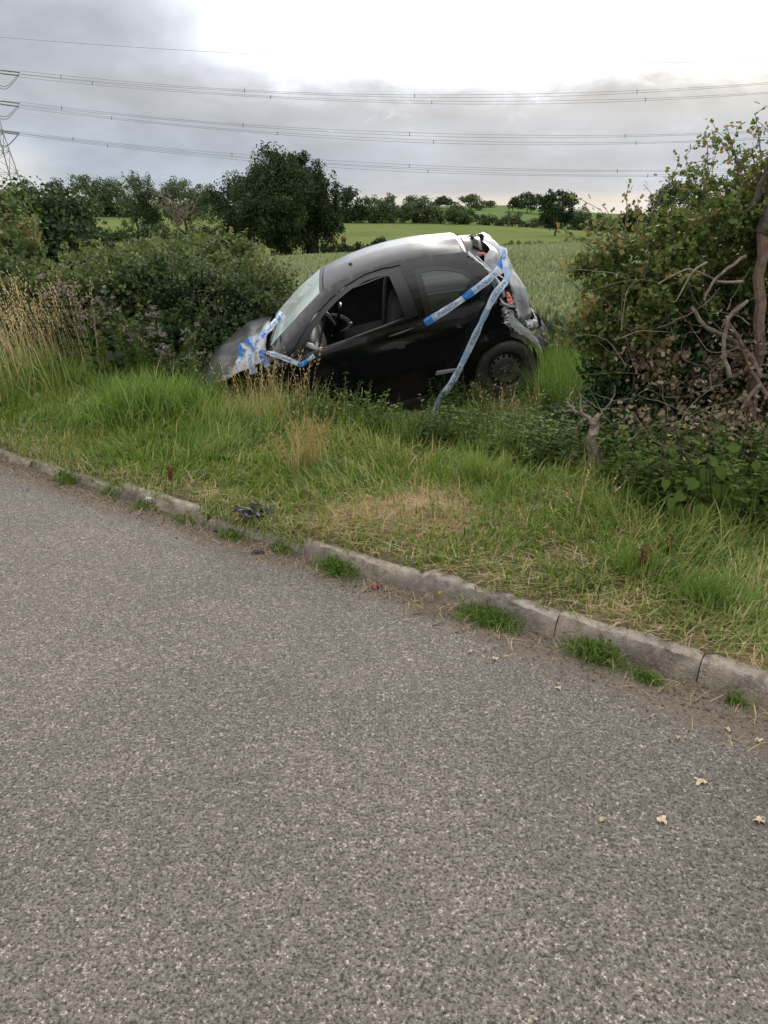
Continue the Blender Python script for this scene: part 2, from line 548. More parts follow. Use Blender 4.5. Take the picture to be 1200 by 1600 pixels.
def spline(P, n=40):
    P = np.asarray(P, float)
    Q = np.vstack([2 * P[0] - P[1], P, 2 * P[-1] - P[-2]])
    out = []
    m = len(P) - 1
    for t in np.linspace(0, m - 1e-6, n):
        i = int(t); f = t - i
        a, b, c, d = Q[i], Q[i + 1], Q[i + 2], Q[i + 3]
        out.append(.5 * ((2 * b) + (-a + c) * f + (2 * a - 5 * b + 4 * c - d) * f * f + (-a + 3 * b - 3 * c + d) * f ** 3))
    return np.array(out)


cP, sP = math.cos(PITCH), math.sin(PITCH)


def ray(px, py):
    u, v = (px - 600) / F, (800 - py) / F
    return np.array([u, cP + v * sP, -sP + v * cP])


def at(px, py, Y):
    """the place at distance Y that the photograph shows at a pixel"""
    d = ray(px, py)
    return np.array([d[0] / d[1] * Y, Y, CAMH + d[2] / d[1] * Y])


def gxy(px, py, z=0.15):
    d = ray(px, py); t = (z - CAMH) / d[2]
    return d[0] * t, d[1] * t


# ------------------------------------------------------------------ terrain
def kerb_y(x):
    return 3.467 - .7636 * x + .002 * x * x


def kd(x, y):
    """distance behind the kerb line, positive on the verge"""
    s = -.7636 + .004 * x
    return (y - kerb_y(x)) / np.sqrt(1 + s * s)


def lf(x, y, s=1.0, ph=0.0):
    return (np.sin(x * 1.7 * s + 1.3 + ph) + np.sin(y * 2.1 * s + x * .9 * s + .4 + ph) + np.sin((x - y) * 3.1 * s + 2 + ph) * .6 + np.sin((x * 2.3 + y) * 2.2 * s + ph) * .5) / 3.1


PXC = np.array([-900, 0, 300, 400, 500, 650, 800, 960, 1200, 2100], float)
RY = np.array([100, 280, 450], float)
RP = np.array([[418, 412, 407, 405, 400, 393, 387, 378, 374, 372],
               [342, 341, 341, 343, 344, 346, 353, 360, 360, 360],
               [320, 316, 317, 322, 326, 324, 321, 335, 339, 340]], float)


def zfrompy(py, Y):
    v = (800 - py) / F
    return CAMH + (-sP + v * cP) / (cP + v * sP) * Y


def terrain(x, y):
    x = np.asarray(x, float); y = np.asarray(y, float)
    d = kd(np.clip(x, -14, 6), y)
    flat = np.interp(d, [-.2, -.02, 0, .05, .10, .16, .7, 1.3, 1.8, 2.2, 2.7, 3.4, 4.2, 6, 9], [-.08, -.06, .075, .085, .106, .114, .14, .16, .10, .0, -.08, .0, .06, .0, -.05])
    dip = np.exp(-((x + 1.15) / 1.15) ** 2) * np.exp(-((d - 2.55) / .55) ** 2) * .36
    hump = np.exp(-((x - 1.3) / .55) ** 2) * np.exp(-((y - 7.3) / .5) ** 2) * .07
    near = flat - dip + hump + np.where(d > .25, lf(x, y, 1.2) * .025 * np.clip(d, 0, 1), 0)
    px = 600 + 1282 * np.clip(x / np.maximum(y, 1), -1.17, 1.17)
    zr = []
    for Y, row in zip(RY, RP):
        zr.append(zfrompy(np.interp(px, PXC, row), Y))
    zr[0] = zr[0] - .6
    z12 = np.full_like(y, -.05)
    zfar = np.where(y < 100, z12 + (zr[0] - z12) * np.clip((y - 12) / 88, 0, 1),
           np.where(y < 280, zr[0] + (zr[1] - zr[0]) * np.clip((y - 100) / 180, 0, 1) ** 1.1,
           np.where(y < 450, zr[1] + (zr[2] - zr[1]) * np.clip((y - 280) / 170, 0, 1), zr[2] - (np.clip(y, 450, 4000) - 450) * .02)))
    zfar = zfar + np.where(y > 130, lf(x * .02, y * .02) * .5, 0)
    t = np.clip((y - 9) / 4, 0, 1)
    return near * (1 - t) + zfar * t


def axis_points(segs):
    out = []
    for a, b, st in segs:
        out += list(np.arange(a, b, st))
    out.append(segs[-1][1])
    return np.array(out)


xs = axis_points([(-2400, -400, 200), (-400, -80, 20), (-80, -20, 4), (-20, -6, .5), (-6, 5, .12), (5, 20, .5), (20, 80, 4), (80, 400, 20), (400, 2400, 200)])
ys = axis_points([(-200, -20, 20), (-20, 0, 2), (0, 11, .12), (11, 20, .6), (20, 100, 5), (100, 460, 10), (460, 800, 40), (800, 4000, 400)])
X, Y = np.meshgrid(xs, ys, indexing='ij')
Z = terrain(X, Y) - .30 * (kd(np.clip(X, -14, 6), Y) < 5.2) * (kd(np.clip(X, -14, 6), Y) > -60) * (np.abs(X) < 16)
a, b = X.shape
i, j = np.meshgrid(np.arange(a - 1), np.arange(b - 1), indexing='ij')
quads = np.stack([i * b + j, (i + 1) * b + j, (i + 1) * b + j + 1, i * b + j + 1], -1).reshape(-1, 4)
cx = (xs[:-1] + xs[1:])[i].ravel() / 2; cyy = (ys[:-1] + ys[1:])[j].ravel() / 2
pxc = 600 + 1282 * cx / np.maximum(cyy, 1)
mi = np.zeros(len(quads), int)
mi[(cyy > 10)] = 1
mi[(cyy > 100)] = 2
mi[(cyy > 290)] = 3
mi[(cyy > 290) & (pxc > 440) & (pxc < 690)] = 2
mi[(cyy > 800)] = 2
ground = mesh('ground', np.stack([X, Y, Z], -1), quads, ['soil', 'wheat_ground', 'pasture', 'crop_green'], smooth=True, midx=mi)
tag(ground, kind='structure')

# verge: finer sheet that starts at the back of the kerb
xv = axis_points([(-13, -5, .25), (-5, 4, .07), (4, 9, .25)])
dv = np.concatenate([[.055, .075, .10, .13], np.arange(.18, 3.6, .07), np.arange(3.6, 5.9, .2)])
XX, DD = np.meshgrid(xv, dv, indexing='ij')
YV = kerb_y(XX) + DD * np.sqrt(1 + (-.7636 + .004 * XX) ** 2)
ZV = terrain(XX, YV) + .008 * lf(XX * 5, YV * 5) * (DD > .2) - .03 * (DD < .06)
a, b = XX.shape
i, j = np.meshgrid(np.arange(a - 1), np.arange(b - 1), indexing='ij')
quads = np.stack([i * b + j, (i + 1) * b + j, (i + 1) * b + j + 1, i * b + j + 1], -1).reshape(-1, 4)
tag(mesh('verge', np.stack([XX, YV, ZV], -1), quads, 'soil', smooth=True), kind='structure')

# road: sheet in front of the kerb
xr = axis_points([(-16, -5, .4), (-5, 4, .06), (4, 9, .4)])
sr = np.concatenate([np.arange(0, 1.0, .05), np.arange(1.0, 4, .25), np.arange(4, 14.1, 1.0)])
XX, SS = np.meshgrid(xr, sr, indexing='ij')
YY = kerb_y(XX) + .03 - SS * 1.27
P = np.stack([XX, YY, -.0006 * SS + lf(XX, YY, .5) * .004], -1)
a, b = XX.shape
i, j = np.meshgrid(np.arange(a - 1), np.arange(b - 1), indexing='ij')
quads = np.stack([i * b + j, i * b + j + 1, (i + 1) * b + j + 1, (i + 1) * b + j], -1).reshape(-1, 4)
wd = np.interp(XX, [-6, -1, -.2, .5, 1.2, 2, 5], [.30, .20, .16, .22, .30, .40, .4])
dirt = np.clip(1.25 - (SS - .03) / wd * .8, 0, 1.2)
dirt = np.clip(dirt, 0, 1)
road = mesh('road', P, quads, 'asphalt', tint=dirt.ravel(), attr='dirt', smooth=True)
tag(road, kind='structure')

# ------------------------------------------------------------------ kerb of separate stones
kerb = empty('kerb', (0, 3.5, 0))
tag(kerb, kind='structure')


def kerb_stone(s0, s1, seed, sink=0.0, rough=1.0):
    r = np.random.default_rng(seed)
    n = 26
    xk = np.linspace(s0, s1, n)
    # profile: offset back from the front foot, height
    prof = np.array([(-.01, -.10), (-.005, .0), (.010, .042), (.022, .078), (.028, .090), (.044, .096), (.10, .098), (.135, .097), (.15, .09), (.15, -.08)])
    top = np.array([0, 0, .1, .7, 1, 1, .8, .7, .6, 0])
    ph = r.uniform(0, 6, 4)
    V = []
    T = []
    tilt = r.uniform(-.006, .006)
    for q, x in enumerate(xk):
        y = kerb_y(x); s = -.7636 + .004 * x
        nrm = np.array([-s, 1.0]) / math.hypot(s, 1)
        e = min(q, n - 1 - q)
        for (o, h), tp in zip(prof, top):
            hh = h - sink + tilt * (q / n - .5)
            chip = rough * (.006 * math.sin(9 * x + ph[0] + o * 30) + .004 * math.sin(23 * x + ph[1] + h * 50) + .003 * r.normal())
            if e == 0: hh -= .008 if h > .05 else 0; 
            off = o + (chip if .04 < h < .0965 else chip * .4) + (.004 if e == 0 and o < .06 else 0)
            V.append((x + nrm[0] * off, y + nrm[1] * off, hh + (chip * .5 if h > .05 else 0)))
            T.append(tp)
    m = len(prof)
    f = []
    for q in range(n - 1):
        for w in range(m - 1):
            f.append((q * m + w, (q + 1) * m + w, (q + 1) * m + w + 1, q * m + w + 1))
    V = np.array(V) - np.array([0, 3.5, 0])
    o = mesh('kerb_stone', V, [np.array(f), np.array([list(range(m))[::-1]]), np.array([[(n - 1) * m + w for w in range(m)]])], 'kerb_concrete', kerb, tint=T, attr='top', smooth=True)
    return o


xj = [-9.6, -8.9, -8.2, -7.5, -6.8, -6.1, -5.4, -4.7, -4.0, -3.28, -2.62, -2.42, -1.74, -1.06, -.47, .16, .72, 1.19, 1.85, 2.5, 3.2, 3.9, 4.6]
for q in range(len(xj) - 1):
    mid = (xj[q] + xj[q + 1]) / 2
    sink = .045 if mid < -1.9 else (.06 if -1.06 < mid < -.5 else (.015 if mid < 0 else 0))
    kerb_stone(xj[q] + .0018, xj[q + 1] - .0018, 100 + q, sink, 1.6 if mid < -1.5 else 1.0)

# ------------------------------------------------------------------ leaves and blades
def rand_rot(n, r, up=0.0, outward=None):
    """n rotation matrices; columns = x(axis of leaf), y(width), z(normal)"""
    nz = r.normal(size=(n, 3))
    if outward is not None:
        nz += outward
    nz[:, 2] += up
    nz /= np.linalg.norm(nz, axis=1)[:, None] + 1e-9
    t = r.normal(size=(n, 3))
    ax = np.cross(nz, t); ax /= np.linalg.norm(ax, axis=1)[:, None] + 1e-9
    ay = np.cross(nz, ax)
    return np.stack([ax, ay, nz], -1)


LEAF = {
    'quad': (np.array([[0, 0, 0], [.5, .38, .10], [1, 0, -.05], [.5, -.38, .10]]), np.array([[0, 1, 2], [0, 2, 3]])),
    'lobed': (np.array([[0, 0, 0], [.25, .34, .06], [.55, .16, .02], [.72, .42, .08], [1, 0, -.06], [.72, -.42, .08], [.55, -.16, .02], [.25, -.34, .06]]),
              np.array([[0, 1, 2], [0, 2, 6], [0, 6, 7], [2, 3, 4], [2, 4, 6], [6, 4, 5]])),
    'long': (np.array([[0, 0, 0], [.35, .14, .06], [1, 0, -.12], [.35, -.14, .06]]), np.array([[0, 1, 2], [0, 2, 3]])),
    'heart': (np.array([[0, 0, 0], [-.08, .30, .05], [.25, .46, .06], [.62, .28, .03], [1, 0, -.1], [.62, -.28, .03], [.25, -.46, .06], [-.08, -.30, .05], [.5, 0, -.03]]),
              np.array([[0, 1, 8], [1, 2, 8], [2, 3, 8], [3, 4, 8], [4, 5, 8], [5, 6, 8], [6, 7, 8], [7, 0, 8]])),
}


def leaf_arrays(P, size, shape='quad', r=rng, tint=None, up=.4, outward=None, rot=None):
    n = len(P)
    T, Fc = LEAF[shape]
    Rm = rand_rot(n, r, up, outward) if rot is None else rot
    s = np.broadcast_to(np.asarray(size, float), (n,))
    V = P[:, None, :] + np.einsum('nij,kj->nki', Rm, T) * s[:, None, None]
    Fa = (np.arange(n)[:, None, None] * len(T) + Fc[None]).reshape(-1, 3)
    if tint is None:
        tint = r.uniform(0, 1, n)
    return V.reshape(-1, 3), Fa, np.repeat(tint, len(T))


class Pile:
    def __init__(s):
        s.V = []; s.F = []; s.T = []; s.n = 0

    def add(s, V, Fa, T):
        s.V.append(V); s.F.append(Fa + s.n); s.T.append(T); s.n += len(V)

    def build(s, name, mat, parent=None):
        return mesh(name, np.vstack(s.V), np.vstack(s.F), mat, parent, tint=np.concatenate(s.T))


def crown(blobs, n, size, r, shape='quad', tmean=.4, tvar=.22, fill=.18, sub=.34, nsub=16, up=.4, top_light=.0):
    """leaves gathered in sub-clumps on the shells of ellipsoid blobs; blobs (x,y,z,rx,ry,rz)"""
    bl = np.array(blobs, float)
    vol = (bl[:, 3] * bl[:, 4] * bl[:, 5]) ** (2 / 3)
    pb = vol / vol.sum()
    cs, rs, ts, ws = [], [], [], []
    for k, b in enumerate(bl):
        for q in range(nsub):
            d = r.normal(size=3); d[2] = d[2] * .9 + .15
            d /= np.linalg.norm(d)
            rad = r.uniform(.62, .98)
            cs.append(b[:3] + d * b[3:] * rad)
            rs.append(b[3:] * sub * r.uniform(.6, 1.35))
            ts.append(r.normal(0, tvar * .55) + top_light * d[2])
            ws.append(pb[k] * r.uniform(.5, 1.5))
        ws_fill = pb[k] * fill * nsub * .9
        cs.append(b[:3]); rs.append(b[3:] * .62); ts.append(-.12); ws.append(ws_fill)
    cs = np.array(cs); rs = np.array(rs); ts = np.array(ts); ws = np.array(ws); ws /= ws.sum()
    idx = r.choice(len(cs), n, p=ws)
    d = r.normal(size=(n, 3)); d /= np.linalg.norm(d, axis=1)[:, None]
    rad = r.uniform(0, 1, n) ** .45
    P = cs[idx] + d * rs[idx] * rad[:, None]
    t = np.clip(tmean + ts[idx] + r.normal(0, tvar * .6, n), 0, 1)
    return leaf_arrays(P, size * r.uniform(.6, 1.35, n), shape, r, t, up, d * .8)


def branch_path(p0, d0, L, n, r, wob=.25, grav=0.0):
    P = [np.array(p0, float)]
    d = np.array(d0, float); d /= np.linalg.norm(d)
    for q in range(n):
        d = d + r.normal(0, wob, 3) + np.array([0, 0, grav]); d /= np.linalg.norm(d)
        P.append(P[-1] + d * L / n)
    return np.array(P)


def blades(P, h, w, r, lean=.5, curl=.6, tint=None, head=None, segs=3):
    """curved grass blades rooted at P"""
    n = len(P)
    h = np.broadcast_to(h, (n,)); w = np.broadcast_to(w, (n,))
    a = r.uniform(0, 2 * np.pi, n) if head is None else head
    dirv = np.stack([np.cos(a), np.sin(a), np.zeros(n)], -1)
    side = np.stack([-np.sin(a), np.cos(a), np.zeros(n)], -1)
    tw = r.uniform(-1, 1, n)
    side = side * np.cos(tw)[:, None] + dirv * np.sin(tw)[:, None]
    le = np.abs(r.normal(0, lean, n)) + .05
    cu = np.abs(r.normal(0, curl, n))
    rows = []
    p = P.copy()
    ang = le.copy()
    step = h / segs
    V = []
    for k in range(segs + 1):
        ww = w * (1 - (k / segs) ** 1.6) * .5
        if k < segs:
            V.append(p - side * ww[:, None]); V.append(p + side * ww[:, None])
        else:
            V.append(p)
        p = p + (dirv * np.sin(ang)[:, None] + np.array([0, 0, 1.]) * np.cos(ang)[:, None]) * step[:, None]
        ang = ang + cu
    V = np.stack(V, 1)
    m = V.shape[1]
    T = []
    for k in range(segs - 1):
        T += [(2 * k, 2 * k + 1, 2 * k + 3), (2 * k, 2 * k + 3, 2 * k + 2)]
    T.append((2 * segs - 2, 2 * segs - 1, 2 * segs))
    Fa = (np.arange(n)[:, None, None] * m + np.array(T)[None]).reshape(-1, 3)
    if tint is None:
        tint = r.uniform(0, 1, n)
    return V.reshape(-1, 3), Fa, np.repeat(tint, m)


def seed_stems(P, h, r, tint, lean=.18, headlen=.12, headw=.012, wst=.004, heading=None):
    """thin stems that carry a loose seed head"""
    n = len(P)
    pile = Pile()
    a = r.uniform(0, 2 * np.pi, n) if heading is None else heading + r.normal(0, .7, n)
    V, Fa, T = blades(P, h, wst, r, lean, .06, tint, a, 3)
    pile.add(V, Fa, T)
    tips = V.reshape(n, -1, 3)[:, -1]
    tips0 = V.reshape(n, -1, 3)[:, 4]
    d = tips - tips0; d /= np.linalg.norm(d, axis=1)[:, None] + 1e-9
    for q in range(5):
        pp = tips - d * (headlen * (q / 5))[:, None] if np.ndim(headlen) else tips - d * headlen * (q / 5)
        nz = r.normal(size=(n, 3)); ax = d + r.normal(0, .35, (n, 3)); ax /= np.linalg.norm(ax, axis=1)[:, None]
        ay = np.cross(nz, ax); ay /= np.linalg.norm(ay, axis=1)[:, None] + 1e-9
        Rm = np.stack([ax, ay, np.cross(ax, ay)], -1)
        pile.add(*leaf_arrays(pp, headw * 3.2, 'long', r, np.clip(tint + .1, 0, 1), rot=Rm))
    return pile


# ------------------------------------------------------------------ car pose (fitted to the photograph)
CAR_T = np.array([1.1699161676764473, 8.18948916934007, 0.32386546550766446])
YAW, PIT, ROL = 3.147386364517936, 0.2390590622413836, -0.2380104525607166
CAR_M = (Matrix.Translation(CAR_T) @ Matrix.Rotation(YAW, 4, 'Z') @ Matrix.Rotation(PIT, 4, 'Y') @ Matrix.Rotation(ROL, 4, 'X'))
CM = np.array(CAR_M); CI = np.array(CAR_M.inverted())


def to_car(P):
    P = np.asarray(P, float)
    Q = P @ CI[:3, :3].T + CI[:3, 3]
    return np.stack([3.02 - Q[..., 0], Q[..., 1], Q[..., 2]], -1)


def cw(xf, y, z):
    """car frame (xf measured back from the nose) to world"""
    return np.array([3.02 - xf, y, z]) @ CM[:3, :3].T + CM[:3, 3]


# ------------------------------------------------------------------ the crashed car
car = empty('crashed_car')
car.matrix_world = CAR_M
tag(car, 'crashed black three-door hatchback lying nose down in the verge with a crushed rear end', 'car')


def ip(x, a, b):
    return np.interp(x, a, b)


def Zc(x):      # centre line height over windscreen, roof and hatch
    return ip(x, [.80, .9, 1.1, 1.3, 1.5, 1.65, 1.8, 2.0, 2.18, 2.4, 2.55, 2.79, 2.9, 3.05, 3.2, 3.4], [.935, .965, 1.105, 1.245, 1.375, 1.425, 1.455, 1.476, 1.482, 1.472, 1.455, 1.412, 1.39, 1.34, 1.27, 1.05])


def Zb(x):
    return ip(x, [.5, .9, 1.24, 1.75, 2.33, 3.2], [.86, .89, .90, .93, .95, .97])


QB, PB = 2.15, 4.4


def yb(x):
    return ip(x, [.8, 1.1, 1.5, 2.2, 2.8, 3.1, 3.3, 3.5], [.735, .755, .77, .775, .76, .73, .69, .60])


def fr(x, z):
    return np.clip((z - Zb(x)) / np.maximum(Zc(x) - Zb(x), 1e-3), 0, .985)


def Yside(x, z):
    """half width of the left body side at (x, z)"""
    plan = ip(x, [.0, .06, .15, .3, .5, .8, 1.0, 2.9, 3.15, 3.35, 3.5], [.60, .70, .80, .90, .96, .995, 1.0, 1.0, .97, .90, .80])
    low = ip(z, [.10, .2, .3, .45, .55, .62, .70, .80, .88, .95], [.755, .780, .806, .822, .826, .822, .812, .812, .800, .778])
    low = low * plan
    up = yb(x) * (1 - fr(x, z) ** QB) ** (1 / PB)
    t = np.clip((z - Zb(x)) / .03 + .5, 0, 1)
    y = low * (1 - t) + np.minimum(up, low) * t
    y = y + .012 * np.exp(-((z - (.655 + .10 * (x - 1.1))) / .022) ** 2) * np.clip((x - .9) / .2, 0, 1) * np.clip((3.0 - x) / .3, 0, 1)
    y = y - .012 * np.exp(-((z - (.36 + .03 * (x - 1.1))) / .05) ** 2) * np.clip((x - 1.0) / .2, 0, 1) * np.clip((2.7 - x) / .2, 0, 1)
    # wheel arch flare
    for wx in (.72, 3.02):
        r = np.hypot(x - wx, z - .285)
        y = y + .018 * np.exp(-((r - .34) / .05) ** 2)
    return y


def crush(P, k=1.0):
    """damage: the tail is pushed in, dents on the flank and the roof end"""
    x, y, z = P[:, 0].copy(), P[:, 1].copy(), P[:, 2].copy()
    t = np.clip((x - 2.78) / .35, 0, 1) * k
    n1 = np.sin(x * 17 + z * 11 + 1) * np.sin(y * 13 + z * 19) + .6 * np.sin(x * 37 + y * 29 + z * 23)
    n2 = np.sin(y * 21 + x * 9 + 2) * np.cos(z * 15 + x * 13)
    x = x + t * (.012 * n1) - t * .03
    y = y - np.sign(y) * t * (.02 + .014 * n2)
    z = z + t * .006 * n1
    # door dents
    dn = .020 * np.exp(-((x - 2.0 - (z - .8) * .6) / .20) ** 2 - ((z - .845) / .045) ** 2) + .014 * np.exp(-((x - 1.62) / .10) ** 2 - ((z - .56) / .09) ** 2) - .008 * np.exp(-((x - 1.8) / .06) ** 2 - ((z - .74) / .12) ** 2) + .018 * np.exp(-((x - 1.45) / .16) ** 2 - ((z - .72) / .06) ** 2) + .012 * np.exp(-((x - 2.55) / .12) ** 2 - ((z - .62) / .2) ** 2) + .010 * np.exp(-((x - 2.8) / .06) ** 2 - ((z - .85) / .12) ** 2)
    y = y - np.sign(y) * dn
    # the far half of the roof is pressed down
    z = z - .062 * np.clip((.1 - y) / .6, 0, 1) * np.clip((z - 1.0) / .35, 0, 1) * np.clip((x - 1.15) / .5, 0, 1)
    return np.stack([x, y, z], -1)


def inpoly(P, poly):
    x, y = P[:, 0], P[:, 1]
    c = np.zeros(len(P), bool)
    n = len(poly)
    for i in range(n):
        x1, y1 = poly[i]; x2, y2 = poly[(i + 1) % n]
        with np.errstate(divide='ignore', invalid='ignore'):
            c ^= ((y1 > y) != (y2 > y)) & (x < (x2 - x1) * (y - y1) / (y2 - y1 + 1e-12) + x1)
    return c


def densify(poly, g):
    out = []
    n = len(poly)
    for i in range(n):
        a = np.array(poly[i], float); b = np.array(poly[(i + 1) % n], float)
        m = max(1, int(np.ceil(np.linalg.norm(b - a) / g)))
        for q in range(m):
            out.append(a + (b - a) * q / m)
    return np.array(out)


def panel(name, outline, f, mat, parent=car, holes=(), g=.035, thick=.004, mirror=False, flip=False, k=1.0, post=None):
    """a sheet cut to a 2-D outline, laid on the surface f(a, b) and given thickness"""
    loops = [densify(outline, g)] + [densify(h, g) for h in holes]
    lo, hi = loops[0].min(0), loops[0].max(0)
    A, B = np.meshgrid(np.arange(lo[0] + g / 2, hi[0], g), np.arange(lo[1] + g / 2, hi[1], g), indexing='ij')
    G = np.stack([A.ravel() + np.tile([0, g * .5], A.size)[:A.size] * 0, B.ravel()], -1)
    keep = inpoly(G, loops[0])
    for h in loops[1:]:
        keep &= ~inpoly(G, h)
    G = G[keep]
    allb = np.vstack(loops)
    if len(G):
        dd = np.min(np.linalg.norm(G[:, None] - allb[None], axis=2), axis=1)
        G = G[dd > g * .45]
    pts = np.vstack([allb, G])
    edges = []; s = 0
    for l in loops:
        n = len(l)
        edges += [(s + i, s + (i + 1) % n) for i in range(n)]
        s += n
    r = delaunay_2d_cdt([Vector(p) for p in pts], edges, [], 0, 1e-6)
    pv = np.array([tuple(v) for v in r[0]]); tri = np.array([t for t in r[2] if len(t) == 3])
    cen = pv[tri].mean(1)
    keep = inpoly(cen, loops[0])
    for h in loops[1:]:
        keep &= ~inpoly(cen, h)
    tri = tri[keep]
    P0 = f(pv[:, 0], pv[:, 1])
    e = 1e-3
    da = f(pv[:, 0] + e, pv[:, 1]) - P0; db = f(pv[:, 0], pv[:, 1] + e) - P0
    N = np.cross(da, db); N /= np.linalg.norm(N, axis=1)[:, None] + 1e-12
    if flip: N = -N
    P1 = P0 - N * thick
    if mirror:
        P0[:, 1] *= -1; P1[:, 1] *= -1
    P0 = crush(P0, k); P1 = crush(P1, k)
    if post is not None:
        P0 = post(P0); P1 = post(P1)
    # boundary edges
    E = {}
    for t in tri:
        for q in range(3):
            u, v = int(t[q]), int(t[(q + 1) % 3])
            if (v, u) in E: del E[(v, u)]
            else: E[(u, v)] = 1
    n = len(pv)
    a_, b_, c_ = P0[tri[:, 0]], P0[tri[:, 1]], P0[tri[:, 2]]
    fn = np.cross(b_ - a_, c_ - a_) * (np.array([-1, 1, -1]) if mirror else 1)
    if (np.einsum('ij,ij->i', fn, N[tri[:, 0]])).sum() < 0:
        tri = tri[:, ::-1]
        bd = [(v, u) for (u, v) in E]
    else:
        bd = list(E)
    F0 = [tuple(t) for t in tri]
    tris = np.vstack([tri, tri[:, ::-1] + n])
    quads = np.array([(v, u, u + n, v + n) for (u, v) in bd])
    V = np.vstack([P0, P1])
    V[:, 0] = 3.02 - V[:, 0]
    # x is reversed by the change of frame, so turn the faces round
    tris = tris[:, ::-1]; quads = quads[:, ::-1]
    if mirror:
        tris = tris[:, ::-1]; quads = quads[:, ::-1]
    return mesh(name, V, [tris, quads], mat, parent, smooth=True)


def side(off=0.0):
    return lambda x, z: np.stack([x, Yside(x, z) + off, z], -1)


def top(off=0.0):
    def f(x, y):
        u = np.clip(np.abs(y) / yb(x), 0, .999)
        fq = np.clip(1 - u ** PB, 0, 1) ** (1 / QB)
        return np.stack([x, y, Zb(x) + fq * (Zc(x) - Zb(x)) + off], -1)
    return f


def fline(xs_, f):
    return [(x, float(Zb(x) + f * (Zc(x) - Zb(x)))) for x in xs_]


FR = .93
yr = (1 - FR ** QB) ** (1 / PB)


def arc(cx_, cz_, r, a0, a1, n=14):
    return [(cx_ + r * math.cos(R(a)), cz_ + r * math.sin(R(a))) for a in np.linspace(a0, a1, n)]


WIN = [(1.235, .925), (1.5, .955), (1.75, .985), (2.0, 1.015), (2.20, 1.045), (2.185, 1.25), (2.15, 1.40), (2.06, 1.415), (1.93, 1.405), (1.80, 1.375), (1.65, 1.315), (1.50, 1.235), (1.36, 1.13), (1.26, 1.015), (1.23, .96)]
DOORTOP = [(2.335, 1.05), (2.31, 1.25), (2.265, 1.452), (2.1, 1.462), (1.93, 1.450), (1.75, 1.40), (1.58, 1.315), (1.40, 1.20), (1.22, 1.055), (1.09, .93)]
WIN = [(x, z - .03) for x, z in WIN]
DOORTOP = [(2.335, 1.02), (2.305, 1.22), (2.26, 1.412), (2.1, 1.420), (1.93, 1.408), (1.75, 1.365), (1.58, 1.295), (1.40, 1.188), (1.22, 1.040), (1.09, .912)]
DOOR = [(1.045, .66), (1.03, .40), (1.06, .24), (1.6, .215), (2.2, .235), (2.27, .35), (2.335, .62), (2.345, .87)] + DOORTOP
QWIN = [(2.375, 1.42), (2.5, 1.41), (2.66, 1.375), (2.80, 1.32), (2.92, 1.235), (2.985, 1.165), (2.93, 1.135), (2.75, 1.085), (2.56, 1.045), (2.385, 1.015)]
QWIN = [(x, z - .042) for x, z in QWIN]
